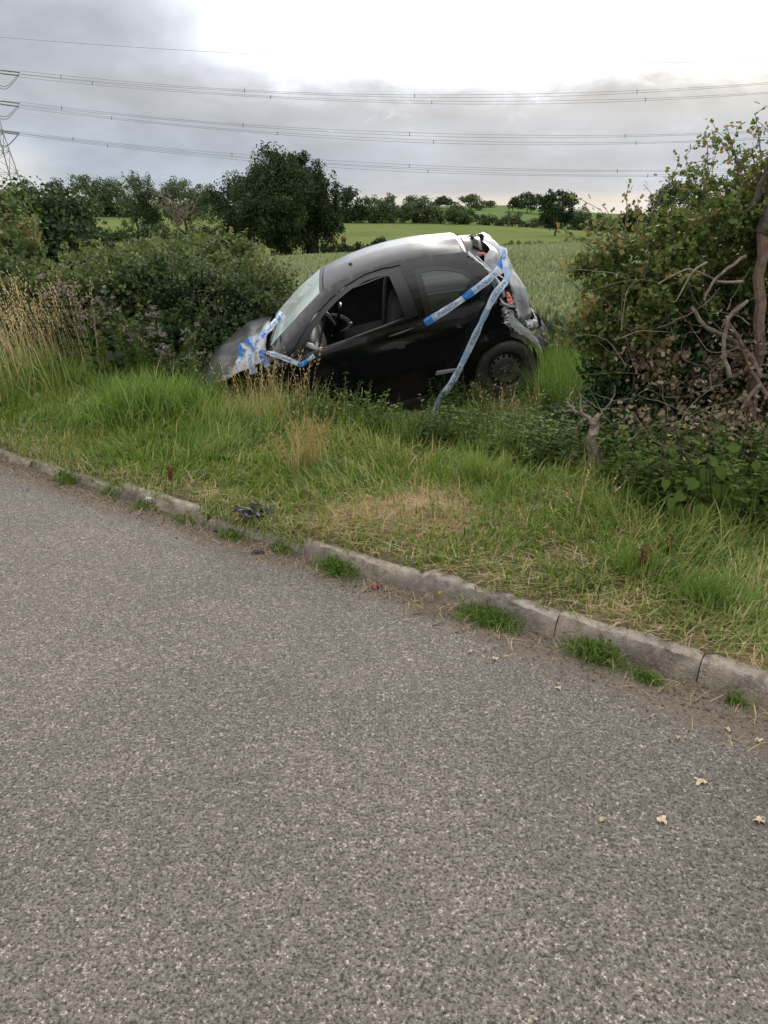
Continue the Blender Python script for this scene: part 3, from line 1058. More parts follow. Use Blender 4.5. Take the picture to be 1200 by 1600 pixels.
for sgn in (0, 1):
    mir = bool(sgn)
    # upper flank and quarter panel
    dt = [(x + (.007 if i < 3 else 0), z + (.008 if i > 1 else 0)) for i, (x, z) in enumerate(DOORTOP)]
    qo = dt[::-1]                                        # from the A pillar foot up and back to the door's rear edge
    outline = [(.90, .905)] + fline(np.linspace(.95, 2.86, 24), FR) + [(2.92, 1.345), (2.98, 1.28), (3.03, 1.19), (3.065, 1.08), (3.08, .97), (3.05, .92), (3.10, .84), (3.07, .75), (3.14, .68)]
    ar = [(3.01 + .315 * math.cos(R(a)), .265 + .315 * math.sin(R(a))) for a in np.linspace(68, 174, 14)]
    outline += ar + [(2.66, .24), (2.28, .235), (2.278, .35), (2.343, .62), (2.353, .87), (2.343, 1.05)]
    outline += dt[1:]
    panel('body_side', outline, side(), 'black_paint', holes=[QWIN], mirror=mir)
    # door with its opening, and black frame trim around the glass opening
    DF = [(1.20, .90), (2.335, 1.035)] + DOORTOP[1:]
    # the far door has sunk in its frame, its window sill hangs lower
    win = WIN
    d = panel('door', DOOR, side(.003), 'black_paint', holes=[win], mirror=mir, k=.6)
    if not mir: tr = panel('window_frame', [(1.12, .895), (1.75, .932), (2.325, 1.008), (2.295, 1.22), (2.25, 1.403), (2.1, 1.411), (1.935, 1.399), (1.755, 1.356), (1.588, 1.287), (1.408, 1.180), (1.228, 1.034)], side(.009), 'trim_black', holes=[[(x + (.004 if x < 1.6 else -.004), z) for x, z in WIN]], mirror=mir, g=.03)
    # raised swage along the door top and moulding low down
    panel('door_inner', [(1.1, .28), (2.2, .28), (2.28, .6), (2.29, 1.0), (2.2, 1.0), (1.24, .885), (1.1, .84)], side(-.05), 'cabin_grey', mirror=mir, thick=.02, g=.08)
    sg = -1 if mir else 1
    m = MB()
    hp = [(2.02, Yside(2.02, .90) + .012, .885), (2.08, Yside(2.08, .90) + .03, .895), (2.17, Yside(2.17, .90) + .034, .905), (2.26, Yside(2.26, .90) + .012, .91)]
    m.tube([(3.02 - x, sg * y, z) for x, y, z in spline(hp, 10)], [.008, .014, .014, .008], 8)
    m.build('door_handle', 'trim_black', d)
    # quarter glass: dark ring, pane
    panel('quarter_frame', QWIN, side(-.002), 'trim_black', holes=[[(x, z - .042) for x, z in [(2.43, 1.375), (2.55, 1.368), (2.68, 1.335), (2.79, 1.285), (2.87, 1.215), (2.89, 1.175), (2.75, 1.12), (2.58, 1.075), (2.445, 1.05)]]], mirror=mir)
    panel('quarter_window', [(x, z - .042) for x, z in [(2.425, 1.38), (2.55, 1.373), (2.68, 1.34), (2.80, 1.29), (2.88, 1.22), (2.90, 1.17), (2.75, 1.115), (2.58, 1.07), (2.44, 1.045)]], side(-.006), 'tinted_glass', mirror=mir, thick=.003)
    # front wing
    panel('front_wing', [(1.035, .66), (1.02, .42), (1.03, .25)] + arc(.72, .30, .335, -8, 188, 20) + [(.36, .25), (.20, .40), (.14, .55), (.14, .66), (.25, .74), (.45, .80), (.70, .845), (.895, .885), (1.08, .905)], side(), 'black_paint', mirror=mir)
    panel('sill', [(1.06, .16), (2.68, .17), (2.66, .232), (2.2, .225), (1.6, .205), (1.06, .23)], side(-.004), 'black_plastic', mirror=mir, thick=.02)
    # rocker moulding scratched along the rear quarter
    panel('moulding', [(2.36, .42), (2.62, .40), (2.63, .425), (2.38, .455)], side(.008), 'bright_edge' if not mir else 'trim_black', mirror=mir, thick=.01)
    # mirror base plate at the front corner of the window
    panel('mirror_mount', [(1.10, .90), (1.235, .91), (1.225, 1.00), (1.19, .985)], side(.016), 'black_plastic', mirror=mir, thick=.02)
    # pillar between door and quarter window, inner
    panel('inner_pillar', [(2.20, .30), (2.40, .30), (2.42, 1.0), (2.36, 1.40), (2.20, 1.40)], side(-.03), 'trim_black', mirror=mir, thick=.02, g=.06)
    m = MB()
    a_ = []
    # wheel arch liner
    for wx in (.72, 3.02):
        A_ = np.linspace(R(-25), R(205), 18)
        for yy0, yy1 in ((.52, .80),):
            Pg = np.array([[(3.02 - (wx + .325 * math.cos(t)), sg * y, .29 + .325 * math.sin(t)) for y in (yy0, yy1)] for t in A_])
            m.grid(Pg)
        m.build('arch_liner', 'cavity', car); m = MB()

# roof, windscreen, bonnet
ys_r = lambda x: float(yb(x) * yr)
rx = np.linspace(1.535, 2.84, 14)
ro = [(x, ys_r(x) - .003) for x in rx] + [(x, -ys_r(x) + .003) for x in rx[::-1]]


def roof_post(P):
    t = np.clip((P[:, 0] - 2.62) / .24, 0, 1)
    P[:, 2] += t * (.018 * np.exp(-((P[:, 1] - .1) / .2) ** 2) + .006 * np.sin(P[:, 1] * 14)) - .02 * np.clip((P[:, 0] - 2.84) / .05, 0, 1)
    return P


roof = panel('roof', ro, top(), 'dusty_paint', g=.045, post=roof_post, k=.4)
m = MB(); c0 = top()(np.array([1.82]), np.array([.02]))[0]
m.lathe([(0, .022), (.014, .022), (.02, .006), (.021, 0)], 'z', 12, c=(3.02 - c0[0], c0[1] + .22, c0[2] - .008))
m.build('aerial_base', 'trim_black', roof)
wx_ = np.linspace(.90, 1.525, 12)
wso = [(x, float(yb(x) * yr) - .004) for x in wx_] + [(x, -float(yb(x) * yr) + .004) for x in wx_[::-1]]
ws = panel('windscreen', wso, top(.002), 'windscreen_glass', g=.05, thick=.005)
b2 = [(1.49, ys_r(1.5) - .01), (1.527, ys_r(1.52) - .004), (1.527, -ys_r(1.52) + .004), (1.49, -ys_r(1.5) + .01)]
panel('windscreen_seal', b2, top(.004), 'trim_black', g=.05, parent=ws, thick=.004)


def bonnet_f(x, y):
    zc_ = ip(x, [.08, .16, .3, .6, .9], [.70, .775, .86, .95, .985])
    u = np.abs(y) / .74
    z = zc_ - .10 * u ** 3.2
    # crumple: the panel has buckled across its middle
    z = z + .035 * np.exp(-((x - .66 - .12 * y) / .06) ** 2) * (.5 + .5 * np.sin(y * 3 + 1)) + .010 * np.sin(x * 7 + y * 5) + .03 * np.exp(-((x - .80) / .05) ** 2) * np.sin(y * 6 + 2)
    return np.stack([x, y, z], -1)


panel('bonnet', [(.10, .50), (.22, .62), (.45, .69), (.70, .715), (.80, .70), (.84, .45), (.86, 0), (.84, -.45), (.80, -.70), (.70, -.715), (.45, -.69), (.22, -.62), (.10, -.50), (.07, -.25), (.06, 0), (.07, .25)], bonnet_f, 'sky_grey_paint', g=.03, flip=False, thick=.004)
# scuttle below the windscreen
panel('scuttle', [(.84, .66), (.93, .70), (.93, -.70), (.84, -.66)], lambda x, y: np.stack([x, y, .905 + (x - .84) * .4 - .05 * (np.abs(y) / .7) ** 3], -1), 'black_plastic', g=.05, thick=.01)
# wiper
m = MB(); wp = [top(.012)(np.array([x]), np.array([y]))[0] for x, y in ((.90, .40), (.93, .15), (.95, -.25))]
m.tube([(3.02 - p[0], p[1], p[2]) for p in wp], .008, 6); m.build('wiper', 'trim_black', car)

# front bumper, lamps
bf = lambda x, z: x


def nose(yv, z):
    xx = .02 + .30 * (np.abs(yv) / .80) ** 3.5 + .02 * np.sin(yv * 9) + ip(z, [.2, .35, .5, .62, .70], [.06, .0, .0, .03, .07])
    return np.stack([xx, yv, z], -1)


panel('front_bumper', [(-.72, .24), (.72, .24), (.76, .45), (.72, .60), (.40, .66), (-.40, .66), (-.72, .60), (-.76, .45)], nose, 'black_plastic', g=.05, thick=.01, holes=[[(-.35, .33), (.35, .33), (.40, .48), (-.40, .48)]])
panel('grille', [(-.36, .32), (.36, .32), (.41, .49), (-.41, .49)], lambda y_, z: nose(y_, z) + np.array([.03, 0, 0]), 'cavity', g=.06)
for s in (1, -1):
    m = MB()
    pts = [nose(np.array([s * y_]), np.array([z]))[0] + np.array([.05, 0, .0]) for y_, z in ((.46, .66), (.60, .63), (.70, .64), (.71, .72), (.62, .78), (.50, .75))]
    cc = np.mean(pts, 0) + np.array([.02, 0, 0]); front = [cc + (p - cc) * .7 - np.array([.05, 0, 0]) for p in pts]
    V = [(3.02 - p[0], p[1], p[2]) for p in pts + front + [np.mean(front, 0) - np.array([.02, 0, 0])]]
    q = [(i, (i + 1) % 6, 6 + (i + 1) % 6, 6 + i) for i in range(6)]; t = [(6 + i, 6 + (i + 1) % 6, 12) for i in range(6)]
    m.add(V, q, t)
    m.build('headlight', 'lamp_clear', car)

# crumpled tail: hatch skin with folds, torn quarter strips, bumper
rc = np.random.default_rng(3)


def fold(a, b, s=1.0):
    """creases: piecewise-flat facets rather than waves"""
    w1 = np.abs(((a * 3.6 + b * .9 + .2) % 1.0) - .5) * 2
    w2 = np.abs(((a * 1.6 - b * 2.6 + .7) % 1.0) - .5) * 2
    w3 = np.abs(((a * 7.1 + b * 2.4 + .1) % 1.0) - .5) * 2
    return s * (.050 * w1 + .030 * w2 + .004 * w3 - .04)


def hatch_f(yv, z):
    base = ip(z, [.58, .7, .8, .95, 1.08, 1.2, 1.29, 1.36], [3.40, 3.385, 3.36, 3.32, 3.27, 3.215, 3.17, 3.09])
    roll = .24 * np.clip((np.abs(yv) - .30) / .36, 0, 1) ** 1.6
    return np.stack([base - roll + fold(yv, z), yv, z + .03 * np.sin(yv * 6 + 1)], -1)


panel('hatch', [(-.62, .60), (-.2, .56), (.3, .58), (.52, .60), (.60, .74), (.55, .80), (.66, .90), (.62, 1.02), (.69, 1.12), (.60, 1.26), (.52, 1.33), (.3, 1.36), (-.3, 1.35), (-.58, 1.25)], hatch_f, 'sky_pale_skin', g=.022, k=0, thick=.003)
panel('hatch_inner', [(-.60, .5), (.56, .5), (.60, 1.2), (.3, 1.36), (-.3, 1.36), (-.58, 1.22)], lambda y_, z: hatch_f(y_, z) - np.array([.10, 0, 0]), 'cavity', g=.05, k=0)


def crumple_strip(name, path, widths, mat, n=26, seed=1, amp=.02, thick=.004):
    """torn sheet metal following a path in the car frame, creased along its length"""
    r = np.random.default_rng(seed)
    Pp = crush(spline(path, n), 0)
    W = np.interp(np.linspace(0, 1, n), np.linspace(0, 1, len(widths)), widths)
    T = np.gradient(Pp, axis=0); T /= np.linalg.norm(T, axis=1)[:, None]
    ref = np.array([0.25, .1, 1.0]) if name in ('roof_end', 'spoiler') else (np.array([1.0, .1, .15]) if name == 'bumper_skin' else np.array([0.2, 1, .1]))
    A = np.cross(T, ref); A /= np.linalg.norm(A, axis=1)[:, None]
    Nn = np.cross(T, A)
    rows = []
    for u in np.linspace(-1, 1, 6):
        jag = 1 + .12 * r.normal(size=n) * (abs(u) > .9)
        rows.append(Pp + A * (u * W * .5 * jag)[:, None] + Nn * (amp * (r.normal(size=n) * .6 + (1.2 * abs(u) ** 2)))[:, None])
    P = np.stack(rows, 1)
    P2 = P - Nn[:, None] * thick
    P[..., 0] = 3.02 - P[..., 0]; P2[..., 0] = 3.02 - P2[..., 0]
    m = MB(); m.grid(P); m.grid(P2)
    return m.build(name, mat, car)


# rear edge of the roof folded down over the opening, dark tailgate spoiler behind it
def roof_lip(yv, t):
    b_ = top()(np.full_like(yv, 2.84), yv)
    f = .5 + .5 * np.sin(yv * 9 + 1.2)
    b_[:, 0] += t * (.055 + .02 * f)
    b_[:, 2] += .012 * np.exp(-((yv - .1) / .2) ** 2) * (1 - t) - t * t * (.045 + .02 * f) - .006
    return b_
panel('roof_end', [(-.50, 0), (.50, 0), (.52, .5), (.46, 1.0), (.2, .85), (.05, 1.05), (-.2, .9), (-.48, 1.0)], roof_lip, 'dusty_paint', g=.05, k=0)
def spoiler_f(yv, t):
    return np.stack([2.90 + .16 * t - .06 * (np.abs(yv) / .5) ** 2, yv, 1.365 - .03 * t - .06 * (yv / .5) ** 2 + .010 * np.sin(yv * 11)], -1)
panel('spoiler', [(-.50, 0), (.50, 0), (.52, .6), (.44, 1.0), (-.44, 1.0), (-.52, .6)], spoiler_f, 'trim_black', g=.06, k=0, thick=.015)
crumple_strip('rear_pillar', [(2.885, .53, 1.375), (2.96, .60, 1.28), (3.05, .655, 1.17), (3.11, .69, 1.05), (3.12, .70, .95)], [.022, .026, .022, .03, .025], 'bright_edge', seed=11, amp=.004)
crumple_strip('torn_wing', [(3.07, .74, .86), (3.13, .75, .78), (3.12, .77, .70), (3.07, .76, .66)], [.06, .11, .10, .03], 'sky_pale_skin', seed=12, amp=.011)
crumple_strip('torn_wing', [(3.20, .66, .86), (3.19, .70, .72), (3.24, .74, .62)], [.05, .09, .06], 'black_paint', seed=14, amp=.012)
crumple_strip('arch_strip', [(3.13, .79, .80), (3.18, .80, .69), (3.28, .81, .585), (3.345, .81, .47), (3.375, .80, .36)], [.05, .085, .06, .035, .02], 'bright_edge', seed=15, amp=.004)
crumple_strip('bumper_skin', [(3.28, .74, .66), (3.36, .68, .62), (3.42, .52, .58), (3.44, .2, .55)], [.08, .09, .10, .10], 'sky_pale_skin', seed=17, amp=.008)
crumple_strip('bumper_skin', [(3.31, .76, .53), (3.43, .72, .50), (3.49, .55, .46), (3.50, .1, .44), (3.48, -.6, .44)], [.12, .20, .20, .2, .18], 'black_plastic', seed=19, amp=.014)
crumple_strip('lamp_housing', [(3.12, .62, 1.13), (3.15, .64, 1.0), (3.17, .66, .88)], [.10, .12, .08], 'cavity', seed=20, amp=.012)
crumple_strip('rear_light', [(3.155, .675, .98), (3.17, .695, .90), (3.175, .70, .85)], [.03, .05, .035], 'lamp_red', seed=21, amp=.006)
crumple_strip('rear_light', [(2.98, .44, 1.315), (3.04, .46, 1.30), (3.09, .48, 1.24)], [.015, .024, .012], 'lamp_red', seed=22, amp=.003)
# strut and torn wiring at the open corner
m = MB(); m.tube([(3.02 - 2.95, .55, 1.33), (3.02 - 3.05, .60, 1.19), (3.02 - 3.17, .66, 1.08)], .007, 6)
m.build('hatch_strut', 'bright_edge', car)
m = MB()
for q in range(6):
    m.tube([(3.02 - (3.08 + .01 * q), .70, .95 - .02 * q), (3.02 - (3.10 + .02 * q), .74, .90 - .01 * q), (3.02 - (3.13 + .012 * q), .73, .84 + .01 * q)], .004, 5)
m.build('wiring', 'bright_edge', car)

# floor, bulkheads and cabin
m = MB()
m.box((1.3, 0, .22), (2.7, 1.46, .04)); m.box((2.05, 0, .55), (.05, 1.40, .62)); m.box((.02, 0, .55), (.04, 1.2, .5))
m.box((2.45, 0, .45), (.75, 1.1, .45))
m.build('floor_pan', 'cavity', car, smooth=False)


def cushion(m, c, d, rot=0.0, seg=10, bul=.5):
    """soft box: superellipsoid"""
    a = np.linspace(-np.pi / 2, np.pi / 2, seg); b = np.linspace(0, 2 * np.pi, seg * 2)
    A, B = np.meshgrid(a, b, indexing='ij')
    sg = lambda v, e: np.sign(v) * np.abs(v) ** e
    X_ = sg(np.cos(A), bul) * sg(np.cos(B), bul) * d[0] / 2; Y_ = sg(np.cos(A), bul) * sg(np.sin(B), bul) * d[1] / 2; Z_ = sg(np.sin(A), bul) * d[2] / 2
    cr, sr_ = math.cos(rot), math.sin(rot)
    P = np.stack([X_ * cr + Z_ * sr_ + c[0], Y_ + c[1], -X_ * sr_ + Z_ * cr + c[2]], -1)
    m.grid(P[:, ::-1])


for yy in (.36, -.36):
    s = empty('front_seat'); s.parent = car
    s.matrix_local = Matrix.Identity(4)
    m = MB(); cushion(m, (3.02 - 1.78, yy, .52), (.50, .48, .17)); m.build('seat_cushion', 'seat_cloth', s)
    m = MB(); cushion(m, (3.02 - 2.10, yy, .83), (.15, .46, .62), -.28); m.build('backrest', 'seat_cloth', s)
    m = MB(); cushion(m, (3.02 - 2.22, yy, 1.20), (.11, .26, .20), -.2); m.build('headrest', 'seat_cloth', s)
m = MB(); cushion(m, (3.02 - 2.62, 0, .52), (.5, 1.15, .17)); cushion(m, (3.02 - 2.92, 0, .82), (.14, 1.15, .50), -.25)
m.build('rear_seat', 'seat_cloth', car)
m = MB(); cushion(m, (3.02 - 1.17, 0, .83), (.36, 1.36, .26), .12, 12, .45)
dash = m.build('dashboard', 'cabin_grey', car)
m = MB(); cushion(m, (3.02 - 1.31, .02, .80), (.10, .30, .30), .2, 10, .5); m.build('centre_console', 'cabin_pale', dash)
for yy in (.60, -.60):
    m = MB(); m.lathe([(.045, 0), (.06, .01), (.06, .03), (.045, .035)], 'y', 16, True)
    o = m.build('air_vent', 'bright_edge', dash); o.location = (3.02 - 1.33, yy, .90); o.rotation_euler = (0, 0, R(90))
# steering wheel on the far side
t = np.linspace(0, 2 * np.pi, 33)
m = MB(); m.tube(np.stack([np.cos(t) * .185, np.sin(t) * .185, 0 * t], -1), .015, 8, cap=False)
for a in (R(200), R(-20), R(90)):
    m.tube([(0, 0, -.02), (math.cos(a) * .18, math.sin(a) * .18, 0)], .018, 6)
m.lathe([(0, .02), (.055, .015), (.07, -.02), (.06, -.05)], 'z', 16)
sw = m.build('steering_wheel', 'trim_black', car); sw.location = (3.02 - 1.50, -.36, .76); sw.rotation_euler = (0, R(62), 0)
# pale arc of the instrument hood and the bottom door-window corner trim
m = MB(); m.tube(spline([(3.02 - 1.20, .66, .985), (3.02 - 1.27, .68, .95), (3.02 - 1.35, .68, .895), (3.02 - 1.43, .68, .845)], 14), [.012, .026, .028, .012], 8)
m.build('door_trim', 'cabin_pale', car)
m = MB(); m.tube(spline([(3.02 - 1.47, -.30, .86), (3.02 - 1.56, -.30, .82), (3.02 - 1.63, -.30, .74), (3.02 - 1.60, -.30, .68), (3.02 - 1.52, -.30, .66)], 16), [.010, .018, .022, .018, .008], 8)
m.build('airbag', 'cabin_pale', car)
m = MB(); m.tube(spline([(3.02 - 1.36, -.10, .93), (3.02 - 1.42, -.12, .96), (3.02 - 1.47, -.15, .88), (3.02 - 1.50, -.15, .80)], 12), [.012, .022, .018, .008], 7)
m.build('airbag', 'cabin_pale', car)
m = MB(); cushion(m, (3.02 - 1.66, -.05, .80), (.035, .03, .03)); m.build('gear_knob', 'bright_edge', car)
# hanging seat belt strap of the near side
m = MB(); m.tube(spline([(3.02 - 1.52, .62, 1.23), (3.02 - 1.46, .66, 1.10), (3.02 - 1.40, .69, .99), (3.02 - 1.37, .70, .92)], 12), [.006, .012, .012, .014], 6)
m.build('hanging_trim', 'trim_black', car)
m = MB()
m.tube(spline([(3.02 - 2.33, .62, 1.33), (3.02 - 2.29, .55, 1.0), (3.02 - 2.2, .45, .6)], 10), .014, 4)
m.build('seat_belt', 'seat_cloth', car)
# curtain airbag edge seen through the quarter glass
m = MB(); m.tube(spline([(3.02 - 2.49, .61, 1.325), (3.02 - 2.56, .63, 1.265), (3.02 - 2.66, .63, 1.235), (3.02 - 2.80, .62, 1.225), (3.02 - 2.84, .61, 1.17)], 18), [.012, .02, .022, .014, .008], 8)
m.build('airbag_edge', 'cabin_pale', car)
m = MB(); P_ = crush(top(-.025)(np.repeat(np.linspace(1.5, 2.85, 10), 7), np.tile(np.linspace(-.56, .56, 7), 10)), 0).reshape(10, 7, 3); P_[..., 0] = 3.02 - P_[..., 0]
m.grid(P_); m.build('headlining', 'cabin_grey', car)


# wheels
def rimf(R0):
    def f(u, v):
        r = np.hypot(u, v)
        d = ip(r, [0, .03, .034, .06, .075, .115, .135, .160, .168, .180, .19], [.012, .012, .004, .0, .004, .010, .002, -.012, -.03, .012, .02])
        return np.stack([u, v, d], -1)
    return f


def circ(r, n, cx_=0, cy_=0, ph=0):
    return [(cx_ + r * math.cos(2 * math.pi * q / n + ph), cy_ + r * math.sin(2 * math.pi * q / n + ph)) for q in range(n)]


def rim_mesh():
    holes = [circ(.0125, 8, .139 * math.cos(a), .139 * math.sin(a)) for a in np.linspace(0, 2 * math.pi, 16, endpoint=False)]
    loops = [np.array(circ(.19, 40))] + [np.array(h) for h in holes]
    G = np.vstack([np.array(circ(r, n)) for r, n in ((.006, 6), (.03, 14), (.034, 14), (.06, 18), (.075, 22), (.095, 26), (.118, 34), (.160, 40), (.168, 40), (.18, 40))])
    allb = np.vstack(loops); pts = np.vstack([allb, G]); edges = []; s = 0
    for l in loops:
        n = len(l); edges += [(s + i, s + (i + 1) % n) for i in range(n)]; s += n
    r = delaunay_2d_cdt([Vector(p) for p in pts], edges, [], 0, 1e-6)
    pv = np.array([tuple(v) for v in r[0]]); tri = np.array([t for t in r[2] if len(t) == 3]); cen = pv[tri].mean(1)
    keep = np.ones(len(tri), bool)
    for h in loops[1:]: keep &= ~inpoly(cen, h)
    V = rimf(.19)(pv[:, 0], pv[:, 1])
    return V, tri[keep]


RV, RT = rim_mesh()
wheel_protos = None
for wx, sg in ((.72, 1), (3.02, 1), (.72, -1), (3.02, -1)):
    w = empty('wheel'); w.parent = car
    steer = R(0)
    w.matrix_local = Matrix.Translation((3.02 - wx, sg * .745, .285)) @ Matrix.Rotation(0 if sg > 0 else math.pi, 4, 'Z')
    if wheel_protos is None:
        m = MB()
        prof = [(.185, .070), (.195, .078), (.235, .088), (.268, .080), (.281, .068), (.289, .05), (.291, .048), (.291, .02), (.284, .018), (.284, .008), (.291, .006), (.291, -.02), (.284, -.022), (.284, -.03), (.29, -.032), (.286, -.065), (.265, -.08), (.23, -.088), (.19, -.075), (.18, -.07)]
        m.lathe(prof, 'y', 48)
        ty = m.build('tyre', 'tyre_rubber', w)
        # rim face looks along +y
        V = np.stack([RV[:, 0], RV[:, 2] + .045, RV[:, 1]], -1)
        rm = mesh('rim', V, RT[:, ::-1], 'rim_steel', w, smooth=True)
        m = MB(); m.lathe([(.188, .072), (.182, .06), (.18, -.07), (.188, -.075)], 'y', 40)
        m.lathe([(0, -.01), (.18, -.01)], 'y', 30)
        brl = m.build('brake_drum', 'cavity', w)
        bolts = []
        for a in np.linspace(0, 2 * math.pi, 4, endpoint=False):
            m = MB(); m.lathe([(0, .068), (.009, .067), (.0105, .05)], 'y', 6, c=(math.cos(a + .5) * .05, 0, math.sin(a + .5) * .05))
            bolts.append(m.build('wheel_bolt', 'bolt_steel', rm, smooth=False))
        m = MB(); m.lathe([(0, .075), (.022, .073), (.028, .06), (.03, .045)], 'y', 18)
        cap = m.build('hub_cap', 'bolt_steel', rm)
        wheel_protos = (ty, rm, brl, bolts + [cap])
    else:
        ty, rm, brl, subs = wheel_protos
        for o in (ty, brl):
            c = o.copy(); C.objects.link(c); c.parent = w
        c = rm.copy(); C.objects.link(c); c.parent = w
        for o in subs:
            d = o.copy(); C.objects.link(d); d.parent = c

# ------------------------------------------------------------------ police tape
def text_mesh(body):
    cu = bpy.data.curves.new('tape_lettering', 'FONT')
    cu.body = body; cu.size = 1; cu.offset = .012
    cu.resolution_u = 2
    o = bpy.data.objects.new('tmp', cu); C.objects.link(o)
    dg = bpy.context.evaluated_depsgraph_get()
    me = bpy.data.meshes.new_from_object(o.evaluated_get(dg))
    n = len(me.vertices); V = np.zeros(n * 3); me.vertices.foreach_get('co', V); V = V.reshape(-1, 3)
    me.calc_loop_triangles()
    T = np.zeros(len(me.loop_triangles) * 3, np.int32); me.loop_triangles.foreach_get('vertices', T)
    bpy.data.objects.remove(o); bpy.data.curves.remove(cu); bpy.data.meshes.remove(me)
    return V, T.reshape(-1, 3)


TXT = text_mesh('POLICE')
TW = TXT[0][:, 0].max()


def tape(label, paths, name='police_tape', pale=False):
    """paths: list of (world points, width vectors or None, width, twist list, start offset)"""
    root = empty(name, tuple(paths[0][0][0]))
    tag(root, label, 'police tape', 'lengths of blue and white police tape on the car')
    r = np.random.default_rng(len(label))
    for (pts, wv, wid, off) in paths:
        n = 90
        P = spline(pts, n)
        Wv = np.array([np.interp(np.linspace(0, 1, n), np.linspace(0, 1, len(wv)), np.array(wv)[:, q]) for q in range(3)]).T
        T = np.gradient(P, axis=0); T /= np.linalg.norm(T, axis=1)[:, None]
        Wv = Wv - T * np.einsum('ij,ij->i', Wv, T)[:, None]
        Wv /= np.linalg.norm(Wv, axis=1)[:, None]
        Nn = np.cross(T, Wv)
        sgn = np.sign(np.einsum('ij,j->i', Nn, np.array([0, -1.0, .15])).mean()) or 1
        Nn = Nn * sgn
        arcs = np.concatenate([[0], np.cumsum(np.linalg.norm(np.diff(P, axis=0), axis=1))])
        ww = wid * (1 + .10 * np.sin(arcs * 13 + off * 9) + .06 * np.sin(arcs * 31))
        cross = np.linspace(-1, 1, 6)
        cup = .10 * (1 + .6 * np.sin(arcs * 9 + 2))
        G = np.stack([P + Wv * (c * ww * .5)[:, None] + Nn * (-(c ** 2) * wid * cup + .004 * math.sin(c * 5) * np.sin(arcs * 40))[:, None] for c in cross], 1)
        a_, b_ = G.shape[:2]
        i, j = np.meshgrid(np.arange(a_ - 1), np.arange(b_ - 1), indexing='ij')
        q = np.stack([i * b_ + j, (i + 1) * b_ + j, (i + 1) * b_ + j + 1, i * b_ + j + 1], -1).reshape(-1, 4)
        s = (arcs[i.ravel()] + off) % .42
        mi_ = np.where(s < .10, 2 if pale else 1, np.where(s < .13, 2, 0))
        mesh_o = mesh('tape_strip', G - np.array(root.location), q, ['tape_white', 'tape_blue', 'tape_pale'], root, smooth=True, midx=mi_)
        # printed words on the white lengths, following the strip
        V, Tt = TXT
        s0 = 0.155 - off
        while s0 < arcs[-1]:
            hgt = wid * .50
            sc_ = .21 / TW
            S = s0 + V[:, 0] * sc_
            ok = (S > .004) & (S < arcs[-1] - .004)
            c = (V[:, 1] - .33) / .70 * .95
            keep = ok[Tt].all(1)
            if keep.any():
                Sx = np.clip(S, 0, arcs[-1]) if TDIR > 0 else None
                pc = np.stack([np.interp(Sx, arcs, P[:, q]) for q in range(3)], -1)
                wc = np.stack([np.interp(Sx, arcs, Wv[:, q]) for q in range(3)], -1)
                nc = np.stack([np.interp(Sx, arcs, Nn[:, q]) for q in range(3)], -1)
                cu = np.interp(Sx, arcs, cup)
                wl = np.interp(Sx, arcs, ww)
                L_ = pc + wc * (c * wl * .5)[:, None] + nc * (.0035 - (c ** 2) * wid * cu)[:, None]
                mesh('lettering', L_ - np.array(root.location), Tt[keep], 'tape_text', root)
            s0 += .42
    return root


TDIR = 1
up_ = np.array([0, 0, 1.0])
# 1: from the flank behind the door up to the hatch corner
A = cw(2.365, .82, .935); B_ = cw(2.70, .85, 1.065); C_ = cw(3.02, .80, 1.19); D_ = cw(3.15, .72, 1.28); E_ = cw(3.19, .62, 1.37)
tape('blue and white tape stretched from behind the door up to the hatch corner', [([A, B_, C_, D_, E_], [up_, up_, up_, (up_ + np.array([-.6, 0, 0])), np.array([-1, -.2, .5])], .062, .02)])
# 2: long strip from the hatch corner down to the grass
pts = [cw(3.185, .64, 1.37), cw(3.165, .76, 1.24), cw(3.15, .83, 1.15), cw(3.02, .87, 1.05), cw(2.88, .90, .87), cw(2.66, .92, .57), cw(2.50, .93, .36), cw(2.33, .94, .20), cw(2.27, .96, .06), cw(2.23, 1.0, -.10)]
tape('long pale tape hanging from the hatch corner down past the rear wheel into the grass', [(pts, [(-1, 0, .1), (-1, 0, -.2), (-.9, 0, .5), (-.6, 0, .8), (-.9, -.3, .5), (-.9, 0, .4), (-.8, 0, .5), (-1, 0, .3), (-1, .5, .3), (-1, 0, .1)], .060, .25)], pale=True)
# 3: bow tied at the windscreen foot with hanging tails
K_ = cw(.74, .62, .985) + np.array([0, -.02, .055])
sx = np.array([-1.0, 0, 0])
def off3(dx, dz, dy=0.0):
    return K_ + np.array([dx, -.05 + dy, dz])
tape('knotted tape bunch with loose tails tied at the foot of the windscreen', [
    ([off3(0, 0), off3(-.02, -.09), off3(.01, -.22), off3(.06, -.34)], [(1, 0, .3), (1, 0, .1), (1, 0, .2), (1, 0, .1)], .07, .1),
    ([off3(.0, .02), off3(.10, -.08), off3(.16, -.20), off3(.24, -.36)], [(1, 0, .6), (1, 0, .4), (1, 0, .5), (.9, 0, .5)], .065, .3),
    ([off3(0, 0), off3(-.09, .02), off3(-.10, -.08), off3(-.13, -.15)], [(0, 0, 1), (.5, 0, 1), (1, 0, .1), (1, 0, 0)], .05, .33),
    ([off3(.02, .0), off3(-.03, .06), off3(.07, .09), off3(.02, .01)], [(0, 0, 1), (.5, 0, 1), (1, 0, .5), (0, 0, 1)], .05, .0),
    ([off3(0, .03), off3(.08, .09, .25), off3(.17, .20, .6), off3(.20, .25, .8)], [(.5, 0, -1), (1, 0, -1), (1, 0, -1), (1, 0, -.8)], .05, .2)])
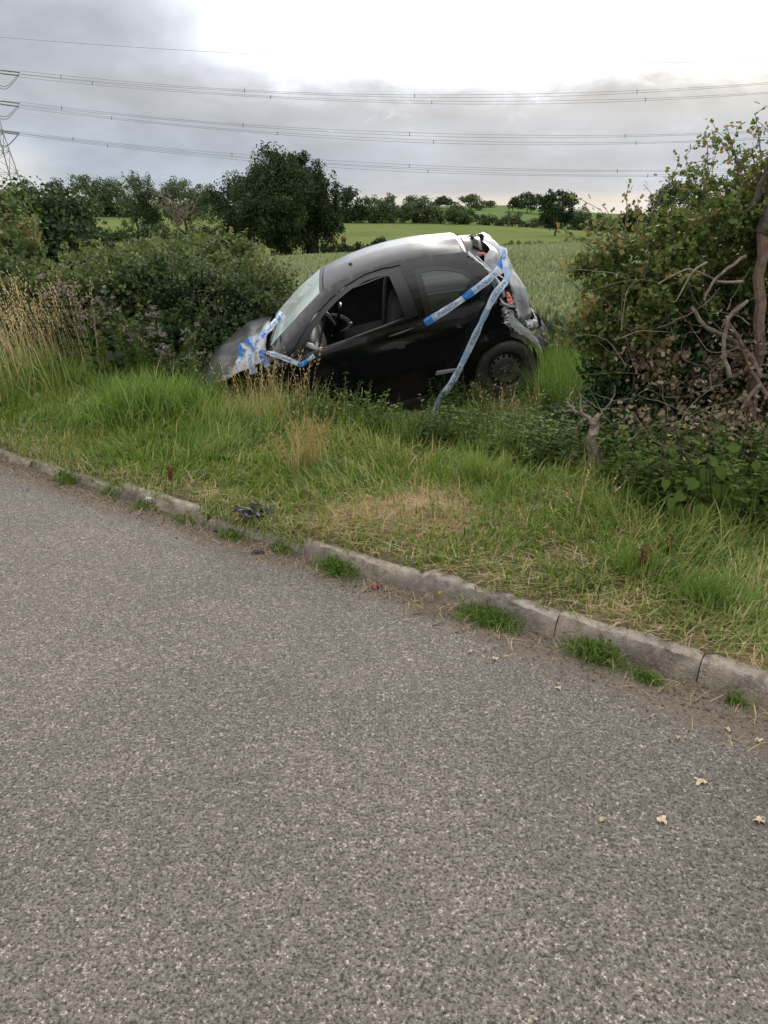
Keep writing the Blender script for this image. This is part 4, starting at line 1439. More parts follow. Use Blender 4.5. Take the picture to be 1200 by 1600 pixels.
# 4: strip from the knot to the mirror mount
tape('short twisted tape running from the windscreen knot back to the door window corner', [
    ([off3(.03, -.03), cw(.92, .78, 1.0), cw(1.04, .85, .955), cw(1.17, .875, .865), cw(1.24, .87, .875), cw(1.32, .865, .905)], [(0, 0, 1), (0, 0, 1), (.2, 0, .9), (.2, 0, .9), (0, 0, 1), (0, 0, 1)], .045, .38)])
# ------------------------------------------------------------------ distance: pylon and lines
def T_(x, y):
    return float(terrain(np.array([float(x)]), np.array([float(y)]))[0])


def pylon(name, x, y, label, rz, proto=None):
    root = empty(name, (x, y, T_(x, y)), rz)
    tag(root, label, 'pylon')
    if proto is not None:
        root.rotation_euler = (0, 0, rz)
        for ch in proto.children:
            c = ch.copy(); C.objects.link(c); c.parent = root
        return root
    m = MB()
    H_ = 52.0
    wz = lambda z: np.interp(z, [0, 22, 30, 46, 52], [6.2, 2.4, 1.5, .9, .2])
    cor = [(1, 1), (1, -1), (-1, -1), (-1, 1)]
    for a_, b_ in cor:
        m.tube([(a_ * wz(z), b_ * wz(z), z) for z in (0, 11, 22, 30, 46, 52)], [.20, .14, .11], 4)
    levels = [0, 7, 13, 18, 22, 26, 30, 34, 38, 42, 46]
    for z0, z1 in zip(levels[:-1], levels[1:]):
        for q in range(4):
            a_, b_ = cor[q]; c_, d_ = cor[(q + 1) % 4]
            p0 = (a_ * wz(z0), b_ * wz(z0), z0); p1 = (c_ * wz(z1), d_ * wz(z1), z1)
            p2 = (c_ * wz(z0), d_ * wz(z0), z0); p3 = (a_ * wz(z1), b_ * wz(z1), z1)
            m.tube([p0, p1], .07, 4); m.tube([p2, p3], .07, 4); m.tube([p3, p1], .07, 4)
    m.build('lattice_tower', 'steel_pylon', root, smooth=False)
    return root


PXL, PYA, PYB = -3, 208.0, 215.5
P1 = at(-16, 200, 211.0)
py1 = pylon('lattice_pylon', P1[0], 211.0, 'grey lattice electricity pylon cut by the left edge of the picture', R(38))
base1 = T_(P1[0], 211.0)
circuits = []
for lv, (pa, pb, pc) in enumerate([((4, 110), (640, 150), (1200, 130)), ((4, 158), (690, 211), (1200, 205)), ((4, 204), (700, 262), (1200, 264))]):
    circuits.append((lv, 0, PYA, (pa, pb, pc)))
for lv, (pa, pb, pc) in enumerate([((4, 115), (674, 160), (1200, 145)), ((4, 163), (700, 222), (1200, 216)), ((4, 206.5), (700, 269), (1200, 271))]):
    circuits.append((lv, 1, PYB, (pa, pb, pc)))
wl = {0: 'highest', 1: 'middle', 2: 'lowest'}
cn = {0: 'upper pair of wires', 1: 'lower pair of wires'}
spac = {(0, 0): [105, 385, 647, 990], (0, 1): [152, 425, 674, 1004], (1, 0): [100, 380, 640, 978], (1, 1): [176, 433, 678, 996], (2, 0): [112, 360, 640, 971], (2, 1): [165, 420, 670, 1020]}
arms = MB(); ins = []; loops_ = []
for lv, ci, Yc, pts in circuits:
    W = np.array([at(px, py, Yc) for px, py in pts])
    co = np.polyfit(W[:, 0], W[:, 2], 2)
    xs_ = np.linspace(W[0, 0] + 4.0, 150, 60)
    root = empty('overhead_line', (xs_[0], Yc, np.polyval(co, xs_[0])))
    tag(root, f'{cn[ci]} at the {wl[lv]} of the three levels of overhead line', 'power line', 'overhead power lines crossing the sky')
    o0 = np.array(root.location)
    for dz in (.30, -.30):
        m = MB(); m.tube(np.stack([xs_, np.full(60, Yc), np.polyval(co, xs_) + dz * (.8 + .3 * np.sin(xs_ * .05 + lv))], -1) - o0, .034, 4)
        m.build('conductor', 'wire', root)
    for px in spac[(lv, ci)]:
        x = at(px, 200, Yc)[0]; z = np.polyval(co, x)
        m = MB(); m.tube(np.array([(x, Yc, z - .42), (x, Yc, z + .42)]) - o0, .09, 5); m.build('spacer', 'wire', root)
    # arm of the pylon to this attachment, insulator string and jumper loop
    tip = np.array([W[0, 0] - .2, Yc, np.polyval(co, W[0, 0])])
    body = np.array([P1[0], 211.0, tip[2]])
    for dz in (0, 1.8):
        for dd in (-1.0, 1.0):
            arms.tube([body + np.array([dd, 0, dz]), tip], .09, 4)
    ins.append((tip, np.array([xs_[0], Yc, np.polyval(co, xs_[0])])))
    loops_.append([np.array([xs_[0], Yc, np.polyval(co, xs_[0])]), tip + np.array([1.8, 0, -2.6]), tip + np.array([0, 0, -3.4]), tip + np.array([-2.4, 0, -2.4])])
p1o = np.array([P1[0], 211.0, base1])
def local(P):
    c, s_ = math.cos(-R(38)), math.sin(-R(38))
    Q = np.asarray(P) - p1o
    return np.stack([Q[..., 0] * c - Q[..., 1] * s_, Q[..., 0] * s_ + Q[..., 1] * c, Q[..., 2]], -1)
m = MB(); m.add(local(np.vstack(arms.v)), np.vstack(arms.f[4]), np.vstack(arms.f[3])); m.build('cross_arms', 'steel_pylon', py1, smooth=False)
for a_, b_ in ins:
    m = MB(); m.tube(local(np.array([a_, a_ * .5 + b_ * .5, b_])), .16, 6); m.build('insulator', 'glass_insulator', py1)
for L_ in loops_:
    m = MB(); m.tube(local(spline(L_, 14)), .07, 4); m.build('jumper_loop', 'wire', py1)
W = np.array([at(0, 58, 211.7), at(200, 73, 211.7), at(800, 97, 211.7)])
co = np.polyfit(W[:, 0], W[:, 2], 2); xs_ = np.linspace(P1[0], 150, 60)
m = MB(); m.tube(np.stack([xs_ - xs_[0], 0 * xs_, np.polyval(co, xs_) - np.polyval(co, xs_[0])], -1), .035, 4)
ew = m.build('earth_wire', 'wire'); ew.location = (xs_[0], 211.7, np.polyval(co, xs_[0]))
tag(ew, 'single thin earth wire high in the sky above the paired lines', 'power line', 'overhead power lines crossing the sky')
pylon('lattice_pylon', 151, 211.7, 'second lattice electricity pylon where the lines run out beyond the hawthorn', R(38), py1)


# ------------------------------------------------------------------ trees
def limb_set(m, base, h, r0, r, n=6, spread=.6):
    P = branch_path(base, (r.normal(0, .06), r.normal(0, .06), 1), h * .75, 7, r, .07)
    m.tube(P, [r0, r0 * .7, r0 * .25], 7)
    for q in range(n):
        k = r.integers(2, 6)
        a_ = r.uniform(0, 2 * math.pi)
        d = (math.cos(a_) * spread, math.sin(a_) * spread, r.uniform(.35, .9))
        B = branch_path(P[k], d, h * r.uniform(.28, .45), 5, r, .16)
        m.tube(B, [r0 * .42, r0 * .25, r0 * .08], 5)


def tree(name, label, px, pyt, w, Yt, n, leafs, mat='leaf_far', cat='tree', group=None, blobs=None, seed=1, trunk=.18, low=.0, tmean=.42, lumps=7, squash=1.0, thin=False):
    r = np.random.default_rng(seed)
    X0 = at(px, 350, Yt)[0]
    z0 = T_(X0, Yt)
    h = at(px, pyt, Yt)[2] - z0
    rad = w * Yt / 1282 / 2
    root = empty(name, (X0, Yt, z0), r.uniform(0, 6))
    root.rotation_euler = (0, 0, 0)
    tag(root, label, cat, group)
    bl = []
    zc = h * (.5 + low / 2); hz = h * (1 - low) / 2
    bl.append((0, 0, zc, rad * .72, rad * .72, hz * .85))
    for q in range(lumps):
        a_ = 2 * math.pi * q / lumps + r.uniform(-.4, .4); e = r.uniform(-.75, .8)
        rr = r.uniform(.32, .55)
        c_ = math.cos(math.asin(e))
        bl.append((math.cos(a_) * c_ * rad * (1 - rr * .8), math.sin(a_) * c_ * rad * (1 - rr * .8), zc + e * hz * (1 - rr * .6), rad * rr, rad * rr, hz * rr * 1.05 * squash))
    bl.append((r.uniform(-.2, .2) * rad, 0, zc + hz * .62, rad * .45, rad * .45, hz * .36))
    V, Fa, T = crown(bl, n, leafs, r, 'quad', tmean, .26, .12 if thin else .22, .36, 14, .3)
    m = MB(); limb_set(m, (0, 0, -.1), h * .85, max(.04, trunk * h / 8), r, 7)
    m.build('trunk', 'bark_dark', root)
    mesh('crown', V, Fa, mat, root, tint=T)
    return root


far_group = 'trees along the far hedgerows and skyline'
TR = [  # name, label, px, top py, width px, distance, leaves, leaf size, mat, low
    ('oak_tree', 'great dark rounded oak left of the car roof, largest tree in the view', 425, 234, 190, 110, 64000, .27, 'leaf_oak', .0, .42),
    ('oak_tree', 'lower dark tree pressed against the right side of the great oak', 495, 262, 96, 114, 24000, .27, 'leaf_oak', .0, .52),
    ('broadleaf_tree', 'small open tree with sky showing through it, left of the bare dead tree', 217, 268, 62, 175, 4420, 0.31, 'leaf_far', .12, .5),
    ('broadleaf_tree', 'low dark tree standing in front of the open-crowned tree', 232, 296, 52, 165, 5440, 0.31, 'leaf_oak', 0, .5),
    ('broadleaf_tree', 'rounded tree directly behind the bare dead tree', 291, 277, 105, 172, 11900, 0.33, 'leaf_far', .0, .4),
    ('broadleaf_tree', 'wide skyline tree above the small bright green field', 152, 271, 86, 300, 6120, 0.58, 'leaf_far', 0, .35),
    ('broadleaf_tree', 'dark flat-topped skyline tree second from the pylon', 98, 275, 48, 305, 3060, 0.58, 'leaf_oak', .0, .5),
    ('broadleaf_tree', 'skyline tree filling the gap right of the small bright green field', 188, 283, 52, 296, 3400, 0.58, 'leaf_far', .0, .35),
    ('broadleaf_tree', 'pale bushy tree just right of the pylon foot', 42, 278, 74, 185, 7650, 0.33, 'leaf_far', .0, .5),
    ('broadleaf_tree', 'first hedgerow tree right of the great oak', 549, 291, 55, 262, 4420, 0.51, 'leaf_oak', 0, .5),
    ('broadleaf_tree', 'hedgerow tree second right of the great oak', 583, 303, 48, 262, 3400, 0.48, 'leaf_far', 0, .4),
    ('broadleaf_tree', 'thin-crowned hedgerow tree above the front of the car roof', 610, 303, 40, 268, 2550, 0.47, 'leaf_far', .1, .45),
    ('broadleaf_tree', 'broad hedgerow tree above the middle of the car roof', 652, 304, 62, 262, 4420, 0.48, 'leaf_far', 0, .42),
    ('broadleaf_tree', 'small dark skyline tree between two broad hedgerow trees', 690, 307, 40, 420, 1700, 0.70, 'leaf_oak', 0, .5),
    ('broadleaf_tree', 'pair-topped skyline tree above the car aerial end of the roof', 736, 303, 43, 400, 2210, 0.70, 'leaf_far', 0, .5),
    ('broadleaf_tree', 'small pale hedgerow tree above the highest point of the crushed roof', 712, 316, 36, 262, 1870, 0.47, 'leaf_far', .05, .45),
    ('broadleaf_tree', 'low round tree at the left end of the bright skyline field', 762, 314, 26, 430, 850, 0.70, 'leaf_far', 0, .5),
    ('broadleaf_tree', 'dark clump of skyline trees behind the standing field oak', 822, 299, 52, 380, 3060, 0.70, 'leaf_oak', .05, .5),
    ('broadleaf_tree', 'small ragged skyline tree left of the dark clump', 800, 308, 19, 380, 680, 0.62, 'leaf_oak', .15, .5),
    ('oak_tree', 'lone oak with visible trunk standing in the hedge right of the car', 868, 295, 66, 172, 7000, .40, 'leaf_oak', .16, .5),
    ('broadleaf_tree', 'small tree just right of the lone field oak', 908, 322, 40, 262, 2210, 0.47, 'leaf_far', 0, .4),
    ('broadleaf_tree', 'round dark tree at the right end of the far hedge', 985, 328, 50, 240, 3740, 0.47, 'leaf_oak', 0, .5),
    ('broadleaf_tree', 'tall dark tree half hidden behind the left edge of the hawthorn', 1050, 280, 93, 175, 11050, 0.33, 'leaf_oak', 0, .5),
    ('broadleaf_tree', 'dark tree glimpsed through the hawthorn top', 1105, 276, 72, 180, 5950, 0.33, 'leaf_oak', 0, .5),
]
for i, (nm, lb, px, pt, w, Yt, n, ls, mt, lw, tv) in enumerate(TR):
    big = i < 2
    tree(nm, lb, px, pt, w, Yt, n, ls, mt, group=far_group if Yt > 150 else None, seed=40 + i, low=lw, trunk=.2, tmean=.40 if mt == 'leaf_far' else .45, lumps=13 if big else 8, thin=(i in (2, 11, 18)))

# bare dead tree
r = np.random.default_rng(5)
dx = at(276, 350, 150)[0]; dz0 = T_(dx, 150)
dt_ = empty('dead_tree', (dx, 150, dz0)); tag(dt_, 'bare pale dead tree with no leaves below the rounded tree', 'tree')
m = MB(); m.tube([(0, 0, 0), (.2, 0, 2.5), (0, 0, 4)], [.28, .2, .16], 6); m.build('trunk', 'bark_pale', dt_)
for q in range(11):
    a_ = r.uniform(0, 2 * math.pi); sp_ = r.uniform(.35, .95)
    B = branch_path((0, 0, r.uniform(1.5, 4)), (math.cos(a_) * sp_, math.sin(a_) * sp_, 1), r.uniform(4, 7), 7, r, .14)
    m = MB(); m.tube(B, [.13, .07, .03], 5)
    for k in range(2, 7):
        for s_ in range(2):
            B2 = branch_path(B[k], (B[k] - B[k - 1]) + r.normal(0, .6, 3), r.uniform(1, 2.2), 4, r, .2); m.tube(B2, [.05, .02], 4)
    m.build('branch', 'bark_pale', dt_)

# hedgerows: one thing each
def hedge(name, label, pts, hgt, n, ls, mat, seed, wob=.35, width=1.6, kind=None):
    """pts (px, Y)"""
    r = np.random.default_rng(seed)
    P = np.array([[at(px, 350, Yh)[0], Yh] for px, Yh in pts])
    L_ = np.concatenate([[0], np.cumsum(np.linalg.norm(np.diff(P, axis=0), axis=1))])
    k = int(L_[-1] / (hgt * .9)) + 2
    bl = []
    for t in np.linspace(0, L_[-1], k):
        x, y = np.interp(t, L_, P[:, 0]), np.interp(t, L_, P[:, 1])
        hh = hgt * r.uniform(1 - wob, 1 + wob)
        bl.append((x, y, T_(x, y) + hh * .42, hgt * .8, width, hh * .6))
    o0 = np.array([bl[0][0], bl[0][1], bl[0][2] - hgt * .4])
    V, Fa, T = crown(bl, n, ls, r, 'quad', .38, .24, .2, .45, 9, .3)
    o = mesh(name, V - o0, Fa, mat, tint=T); o.location = o0
    tag(o, label, 'hedge', kind=kind)


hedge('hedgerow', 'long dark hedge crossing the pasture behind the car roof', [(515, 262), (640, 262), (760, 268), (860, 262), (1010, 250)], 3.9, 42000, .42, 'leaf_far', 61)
hedge('hedgerow', 'pale scrubby strip between the wheat and the pasture under the lone oak', [(755, 103), (820, 105), (900, 108), (1000, 112)], .9, 7000, .2, 'leaf_far', 62)
hedge('hedgerow', 'low scrub at the foot of the great oak beside the cows', [(478, 112), (520, 112), (600, 116)], 1.5, 4500, .28, 'leaf_oak', 63)
hedge('hedgerow', 'low hedge in front of the small bright green field on the left', [(-60, 158), (120, 158), (210, 155), (330, 150)], 2.6, 16000, .40, 'leaf_far', 64)
hedge('hedgerow', 'dark hedge bank beneath the skyline trees on the left', [(60, 300), (130, 300), (215, 292)], 4.5, 3800, .7, 'leaf_oak', 65)

# ------------------------------------------------------------------ cows
def cow(px, py, Yc, label, rz, head_down):
    x = at(px, py, Yc)[0]
    s_ = empty('cow', (x, Yc, T_(x, Yc)), rz); tag(s_, label, 'cow', 'red-brown cows grazing by the great oak')
    vs = [(-.75, 0, 1.15), (0, 0, 1.12), (.65, 0, 1.15), (1.0, 0, 1.2 if not head_down else .95), (1.35, 0, 1.32 if not head_down else .5), (1.65, 0, 1.15 if not head_down else .25)]
    rs = [.34, .42, .36, .2, .17, .10]
    es = [(0, 1), (1, 2), (2, 3), (3, 4), (4, 5)]
    for bx, by in ((.6, .2), (.6, -.2), (-.7, .2), (-.7, -.2)):
        a_ = len(vs); par = 2 if bx > 0 else 0
        vs += [(bx, by, .75), (bx - .04, by, .4), (bx, by, .03)]; rs += [.15, .08, .07]
        es += [(par, a_), (a_, a_ + 1), (a_ + 1, a_ + 2)]
    a_ = len(vs); vs += [(-1.05, 0, 1.1), (-1.12, 0, .6)]; rs += [.05, .04]; es += [(0, a_), (a_, a_ + 1)]
    for by in (.2, -.2):
        a_ = len(vs); vs += [(1.33, by, vs[4][2] + .1)]; rs += [.05]; es += [(4, a_)]
    me = bpy.data.meshes.new('body'); me.from_pydata(vs, es, []); me.materials.append(M['cow_hide'])
    o = bpy.data.objects.new('body', me); C.objects.link(o); o.parent = s_
    o.modifiers.new('Skin', 'SKIN'); sv = me.skin_vertices[0].data if me.skin_vertices else None
    if sv is None:
        me.attributes; 
    else:
        for q, rr in enumerate(rs): sv[q].radius = (rr, rr)
        sv[1].use_root = True
    sub = o.modifiers.new('Sub', 'SUBSURF'); sub.levels = 1; sub.render_levels = 1


cow(519, 384, 136, 'left of two red-brown cows under the great oak, head down grazing', R(60), True)
cow(537, 380, 138, 'right of two red-brown cows under the great oak, standing with head up', R(100), False)

# ------------------------------------------------------------------ wheat
def wheat():
    r = np.random.default_rng(17)
    n = 60000
    Yw = 9.6 * np.exp(r.uniform(0, np.log(100 / 9.6), n))
    px = r.uniform(330, 1080, n)
    near = r.uniform(0, 1, n)
    x = (px - 600) / 1282 * Yw + r.normal(0, .02, n)
    edge = 9.7 + .35 * np.sin(x * 1.3) + .15 * np.sin(x * 4)
    tram = np.abs(((x - .25 * Yw) / 12.0) % 1.0 - .5) < .02
    keep = (Yw > edge) & ~tram
    x, Yw = x[keep], Yw[keep]
    z = terrain(x, Yw)
    n = len(x)
    pl = Pile()
    sc_ = np.clip(Yw / 16, 1, 4.5)
    h = (.66 + .05 * r.normal(size=n) + .04 * lf(x, Yw, .5))
    P = np.stack([x, Yw, z], -1)
    lo = Yw > 30
    # stems and heads
    Pn = P.copy(); Pn[:, 2] += np.where(Yw > 18, h * .45, 0)
    hh = np.where(Yw > 18, h * .55, h)
    V, Fa, T = blades(Pn, hh, .007 * sc_, r, .06, .03, np.clip(r.normal(.5, .15, n), 0, 1), None, 1)
    tips = V.reshape(n, -1, 3)[:, -1]
    pl.add(V, Fa, T)
    ax = np.stack([r.normal(0, .25, n), r.normal(0, .25, n), np.ones(n)], -1); ax /= np.linalg.norm(ax, axis=1)[:, None]
    ay = np.cross(ax, r.normal(size=(n, 3))); ay /= np.linalg.norm(ay, axis=1)[:, None]
    Rm = np.stack([ax, ay, np.cross(ax, ay)], -1)
    tt = np.clip(r.normal(.72, .14, n) + .08 * lf(x, Yw, .3), .3, 1)
    pl.add(*leaf_arrays(tips - ax * .03, .115 * sc_ ** .7, 'long', r, tt, rot=Rm))
    ax2 = ax + r.normal(0, .1, ax.shape); ay2 = np.cross(ax2, ay)
    pl.add(*leaf_arrays(tips - ax * .03, .115 * sc_ ** .7, 'long', r, tt, rot=np.stack([ax2, ay2, ay], -1)))
    # leaf blades
    k = r.choice(n, int(n * .9))
    Pl = P[k].copy(); Pl[:, 2] += h[k] * r.uniform(.05, .62, len(k)); Pl[:, :2] += r.normal(0, .02, (len(k), 2)) * sc_[k][:, None]
    pl.add(*blades(Pl, .28 * sc_[k] ** .3, .013 * sc_[k], r, .5, .5, np.clip(r.normal(.25, .14, len(k)), 0, 1), None, 2))
    # extra blades in the nearest rows
    m_ = 26000
    Y2 = 9.6 + r.uniform(0, 1, m_) ** 1.5 * 9; p2 = r.uniform(640, 1040, m_)
    x2 = (p2 - 600) / 1282 * Y2; e2 = 9.7 + .35 * np.sin(x2 * 1.3) + .15 * np.sin(x2 * 4); kk = Y2 > e2; x2, Y2 = x2[kk], Y2[kk]
    z2 = terrain(x2, Y2) + r.uniform(0, .5, len(x2))
    pl.add(*blades(np.stack([x2, Y2, z2], -1), .30, .015, r, .35, .45, np.clip(r.normal(.22, .15, len(x2)), 0, 1), None, 3))
    o = pl.build('wheat', 'wheat')
    tag(o, 'field of ripening green wheat behind the crashed car', 'wheat', kind='stuff')
wheat()


# ------------------------------------------------------------------ near shrubs
def sprigs(pile, wood, blobs, count, r, L=(.25, .6), nl=14, ls=.04, shape='quad', tmean=.6, tvar=.2, wr=.004, upb=.5, start=.75):
    """leafy shoots that leave the outside of the crown"""
    bl = np.array(blobs, float); w = bl[:, 3] * bl[:, 5]; w /= w.sum()
    for q in range(count):
        b = bl[r.choice(len(bl), p=w)]
        d = r.normal(size=3); d[2] = abs(d[2]) * .9 + .1 - .25; d /= np.linalg.norm(d)
        p0 = b[:3] + d * b[3:] * start
        d2 = d + np.array([0, 0, upb])
        P = branch_path(p0, d2, r.uniform(*L), 6, r, .22)
        if wood is not None: wood.tube(P, [wr, wr * .6, wr * .3], 4, cap=False)
        t = r.uniform(.15, 1, nl) * 6
        i0 = np.minimum(t.astype(int), 5); f = (t - i0)[:, None]
        Q = P[i0] * (1 - f) + P[i0 + 1] * f + r.normal(0, ls * .35, (nl, 3))
        tm = tmean + r.normal(0, tvar * .6)
        pile.add(*leaf_arrays(Q, ls * r.uniform(.6, 1.2, nl), shape, r, np.clip(tm + r.normal(0, tvar * .5, nl), 0, 1), .3))


def shrub(name, label, blobs, n, ls, mat, seed, cat='bush', shape='quad', nspr=60, spr=(.18, .42), tmean=.42, sprt=.74, group=None, stems=6, nl=14, fill=.25, wood='bark'):
    r = np.random.default_rng(seed)
    bl = np.array(blobs, float)
    cx_ = np.average(bl[:, 0], weights=bl[:, 3]); cy_ = np.average(bl[:, 1], weights=bl[:, 3])
    z0 = T_(cx_, cy_)
    root = empty(name, (cx_, cy_, z0)); tag(root, label, cat, group)
    bl[:, 0] -= cx_; bl[:, 1] -= cy_; bl[:, 2] -= z0
    pile = Pile()
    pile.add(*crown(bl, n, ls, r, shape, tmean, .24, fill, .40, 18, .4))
    wd = MB()
    sprigs(pile, wd, bl, nspr, r, spr, nl, ls, shape, sprt, .2)
    pile.build('foliage', mat, root)
    if nspr: tag(wd.build('twigs', wood, root), kind='stuff')
    for q in range(stems):
        b = bl[r.integers(len(bl))]
        p0 = np.array([b[0] * .4 + r.normal(0, .1), b[1] * .4 + r.normal(0, .1), 0])
        P1_ = b[:3] + r.normal(0, .2, 3) * b[3:]
        mid = (p0 + P1_) / 2 + r.normal(0, .12, 3)
        m = MB(); m.tube(spline([p0, mid, P1_, P1_ + (P1_ - mid) * .6], 12), [.03, .018, .006], 6)
        m.build('stem', wood, root)
    return root


def B(px, py, Yb, rx, rz, ry=None):
    p = at(px, py, Yb)
    return (p[0], p[1], p[2], rx, ry if ry else rx, rz)


bg = 'bushes of the roadside hedge on the left'
shrub('hedge_bush', 'olive green bush at the left edge behind the dry grass', [B(10, 470, 9.4, .9, .45), B(-60, 460, 9.6, .9, .5), B(60, 490, 9.2, .6, .42), B(20, 530, 9.0, .8, .4)], 15000, .055, 'leaf_bush', 201, group=bg, nspr=150)
shrub('hedge_bush', 'grey-green bush second from the left edge behind the thistles', [B(130, 466, 9.3, .6, .38), B(180, 458, 9.1, .55, .36), B(110, 510, 9.0, .6, .42), B(190, 540, 8.8, .6, .4)], 16000, .05, 'leaf_bush', 202, group=bg, nspr=190)
shrub('hedge_bush', 'dark dense bush in the middle of the left hedge', [B(245, 458, 9.2, .55, .36), B(300, 470, 9.0, .5, .36), B(240, 520, 8.8, .6, .4), B(310, 540, 8.7, .6, .42)], 18000, .05, 'leaf_dark', 203, group=bg, nspr=170, tmean=.42)
shrub('hedge_bush', 'dark bush directly behind the bonnet of the car', [B(365, 480, 9.0, .42, .38), B(385, 505, 8.9, .42, .4), B(350, 540, 8.8, .5, .4), B(300, 580, 8.6, .5, .35), B(410, 525, 9.1, .40, .30)], 16000, .045, 'leaf_dark', 204, group=bg, nspr=170, tmean=.42)
shrub('hedge_bush', 'thin upright shoots at the right end of the left hedge beside the windscreen', [B(425, 478, 9.7, .32, .36), B(398, 450, 9.6, .28, .32), B(450, 500, 9.8, .25, .25)], 5000, .04, 'leaf_bush', 205, group=bg, nspr=80, stems=3)
shrub('hedge_bush', 'tall rounded dark bush near the left edge below the pylon', [B(60, 362, 20, 1.3, 1.0), B(105, 358, 21, 1.0, .95), B(10, 395, 19, 1.3, 1.0), B(95, 410, 19, 1.3, .9)], 15000, .12, 'leaf_dark', 206, group=bg, nspr=50, spr=(.2, .45), tmean=.45)
shrub('hedge_bush', 'rust-tinged bush at the very left edge above the olive bush', [B(-20, 370, 17, 1.0, .9), B(5, 395, 16, .7, .7)], 6000, .10, 'leaf_bush', 207, group=bg, nspr=40, tmean=.6)
shrub('hedge_bush', 'broad olive bush between the tall rounded bush and the great oak', [B(200, 438, 16, 1.0, .5), B(260, 434, 16.5, 1.0, .42), B(310, 434, 16, .9, .45), B(160, 435, 15.5, .8, .55)], 15000, .10, 'leaf_bush', 208, group=bg, nspr=90, spr=(.25, .6), tmean=.5)
shrub('hedge_bush', 'pale bush below the bare dead tree', [B(300, 405, 24, 1.1, .6), B(345, 405, 23, 1.0, .6), B(250, 402, 26, 1.2, .6)], 9000, .13, 'leaf_bush', 209, group=bg, nspr=60, spr=(.3, .7), tmean=.55)

# ---- the hawthorn on the right
r = np.random.default_rng(77)
HY = 5.7
hb_up = [B(1190, 330, HY, .34, .28), B(1115, 350, HY - .1, .32, .24), B(1060, 390, HY - .1, .32, .22), B(1000, 400, HY, .26, .13), B(1130, 420, HY + .1, .5, .35), B(1220, 400, HY + .2, .5, .5), B(1300, 360, HY, .6, .6)]
hb_left = [B(940, 420, HY, .20, .16), B(960, 480, HY, .26, .2), B(1020, 470, HY - .1, .32, .25), B(930, 520, HY, .17, .15), B(1000, 550, HY + .1, .36, .25)]
hb_core = [B(1090, 500, HY + .25, .5, .45), B(1050, 600, HY + .1, .5, .35), B(1160, 560, HY + .35, .5, .5), B(1150, 660, HY - .1, .5, .35), B(1000, 640, HY - .1, .36, .25), B(1280, 520, HY + .2, .6, .7), B(950, 600, HY + .1, .24, .24), B(1280, 680, HY - .2, .5, .4), B(1060, 690, HY - .3, .4, .22), B(1010, 700, 5.0, .26, .14), B(1100, 720, 4.8, .28, .16), B(1190, 715, 4.7, .28, .18), B(960, 670, 5.2, .2, .16)]
root = empty('hawthorn', (at(1185, 600, 5.6)[0], 5.6, T_(at(1185, 600, 5.6)[0], 5.6)))
tag(root, 'big overgrown hawthorn with bare trunks and browned lower leaves filling the right edge', 'bush')
o0 = np.array(root.location)
sh = lambda bl: [(b[0] - o0[0], b[1] - o0[1], b[2] - o0[2], b[3], b[4], b[5]) for b in bl]
pile = Pile(); wd = MB()
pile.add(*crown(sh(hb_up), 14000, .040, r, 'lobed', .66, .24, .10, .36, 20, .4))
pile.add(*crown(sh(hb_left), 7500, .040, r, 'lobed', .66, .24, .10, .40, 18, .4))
sprigs(pile, wd, sh(hb_up + hb_left), 230, r, (.15, .45), 15, .038, 'lobed', .72, .25, .005, .35)
# tall thin shoots against the sky
for px, py0, py1, dxp in ((1190, 330, 178, -10), (1205, 300, 190, 20), (1150, 330, 196, -15), (1110, 320, 245, -40), (1165, 330, 235, 10), (1080, 320, 268, -20), (1130, 300, 222, -25), (1180, 300, 215, -60), (1000, 380, 330, -60), (930, 430, 372, -30), (905, 510, 540, -40)):
    p0 = at(px, py0, HY) - o0; p1 = at(px + dxp, py1, HY - .1) - o0
    P = spline([p0, (p0 + p1) / 2 + r.normal(0, .05, 3), p1], 14); wd.tube(P, [.008, .005, .002], 4)
    for k in range(3, 14):
        P2 = branch_path(P[k], r.normal(size=3) + np.array([0, 0, .3]), r.uniform(.06, .2), 3, r, .2); wd.tube(P2, .0022, 3, cap=False)
        Q = np.vstack([P2, P2[1:] + r.normal(0, .015, (3, 3))]) + r.normal(0, .012, (7, 3))
        pile.add(*leaf_arrays(Q, .034 * r.uniform(.7, 1.3, 7), 'lobed', r, np.clip(r.normal(.75, .2, 7), 0, 1), .3))
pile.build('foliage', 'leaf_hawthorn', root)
tag(wd.build('twigs', 'bark', root), kind='stuff')
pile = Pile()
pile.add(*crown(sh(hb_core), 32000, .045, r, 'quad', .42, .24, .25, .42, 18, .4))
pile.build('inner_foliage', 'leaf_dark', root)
pile = Pile()
dead = [B(1060, 590, HY - .35, .30, .20), B(1010, 560, HY - .35, .2, .14), B(1150, 640, HY - .5, .3, .22), B(1090, 660, HY - .5, .28, .14), B(1190, 560, HY - .45, .26, .25), B(1000, 660, HY - .5, .2, .12)]
pile.add(*crown(sh(dead), 1600, .036, r, 'lobed', .5, .3, .1, .75, 14, 0.0))
pile.build('dead_foliage', 'leaf_dead', root)
def pole(px0, py0, Y0, px1, py1, Y1, r0, r1, bend=(0, 0, 0), mat='bark', name='branch', n=10, sides=8):
    a_ = at(px0, py0, Y0) - o0; b_ = at(px1, py1, Y1) - o0
    m = MB(); LL = np.linalg.norm(b_ - a_); wb = .015 if name == 'trunk' else .05; q1 = r.normal(0, LL * wb, 3); q2 = r.normal(0, LL * wb, 3)
    P = spline([a_, a_ * .68 + b_ * .32 + np.array(bend) * .8 + q1, a_ * .33 + b_ * .67 + np.array(bend) * .8 + q2, b_], n) + np.vstack([[0, 0, 0], r.normal(0, LL * .008, (n - 2, 3)), [0, 0, 0]])
    if name == 'branch': r0, r1 = r0 * .75, r1 * .75
    m.tube(P, [r0, (r0 + r1) / 2, r1], sides)
    return m.build(name, mat, root)
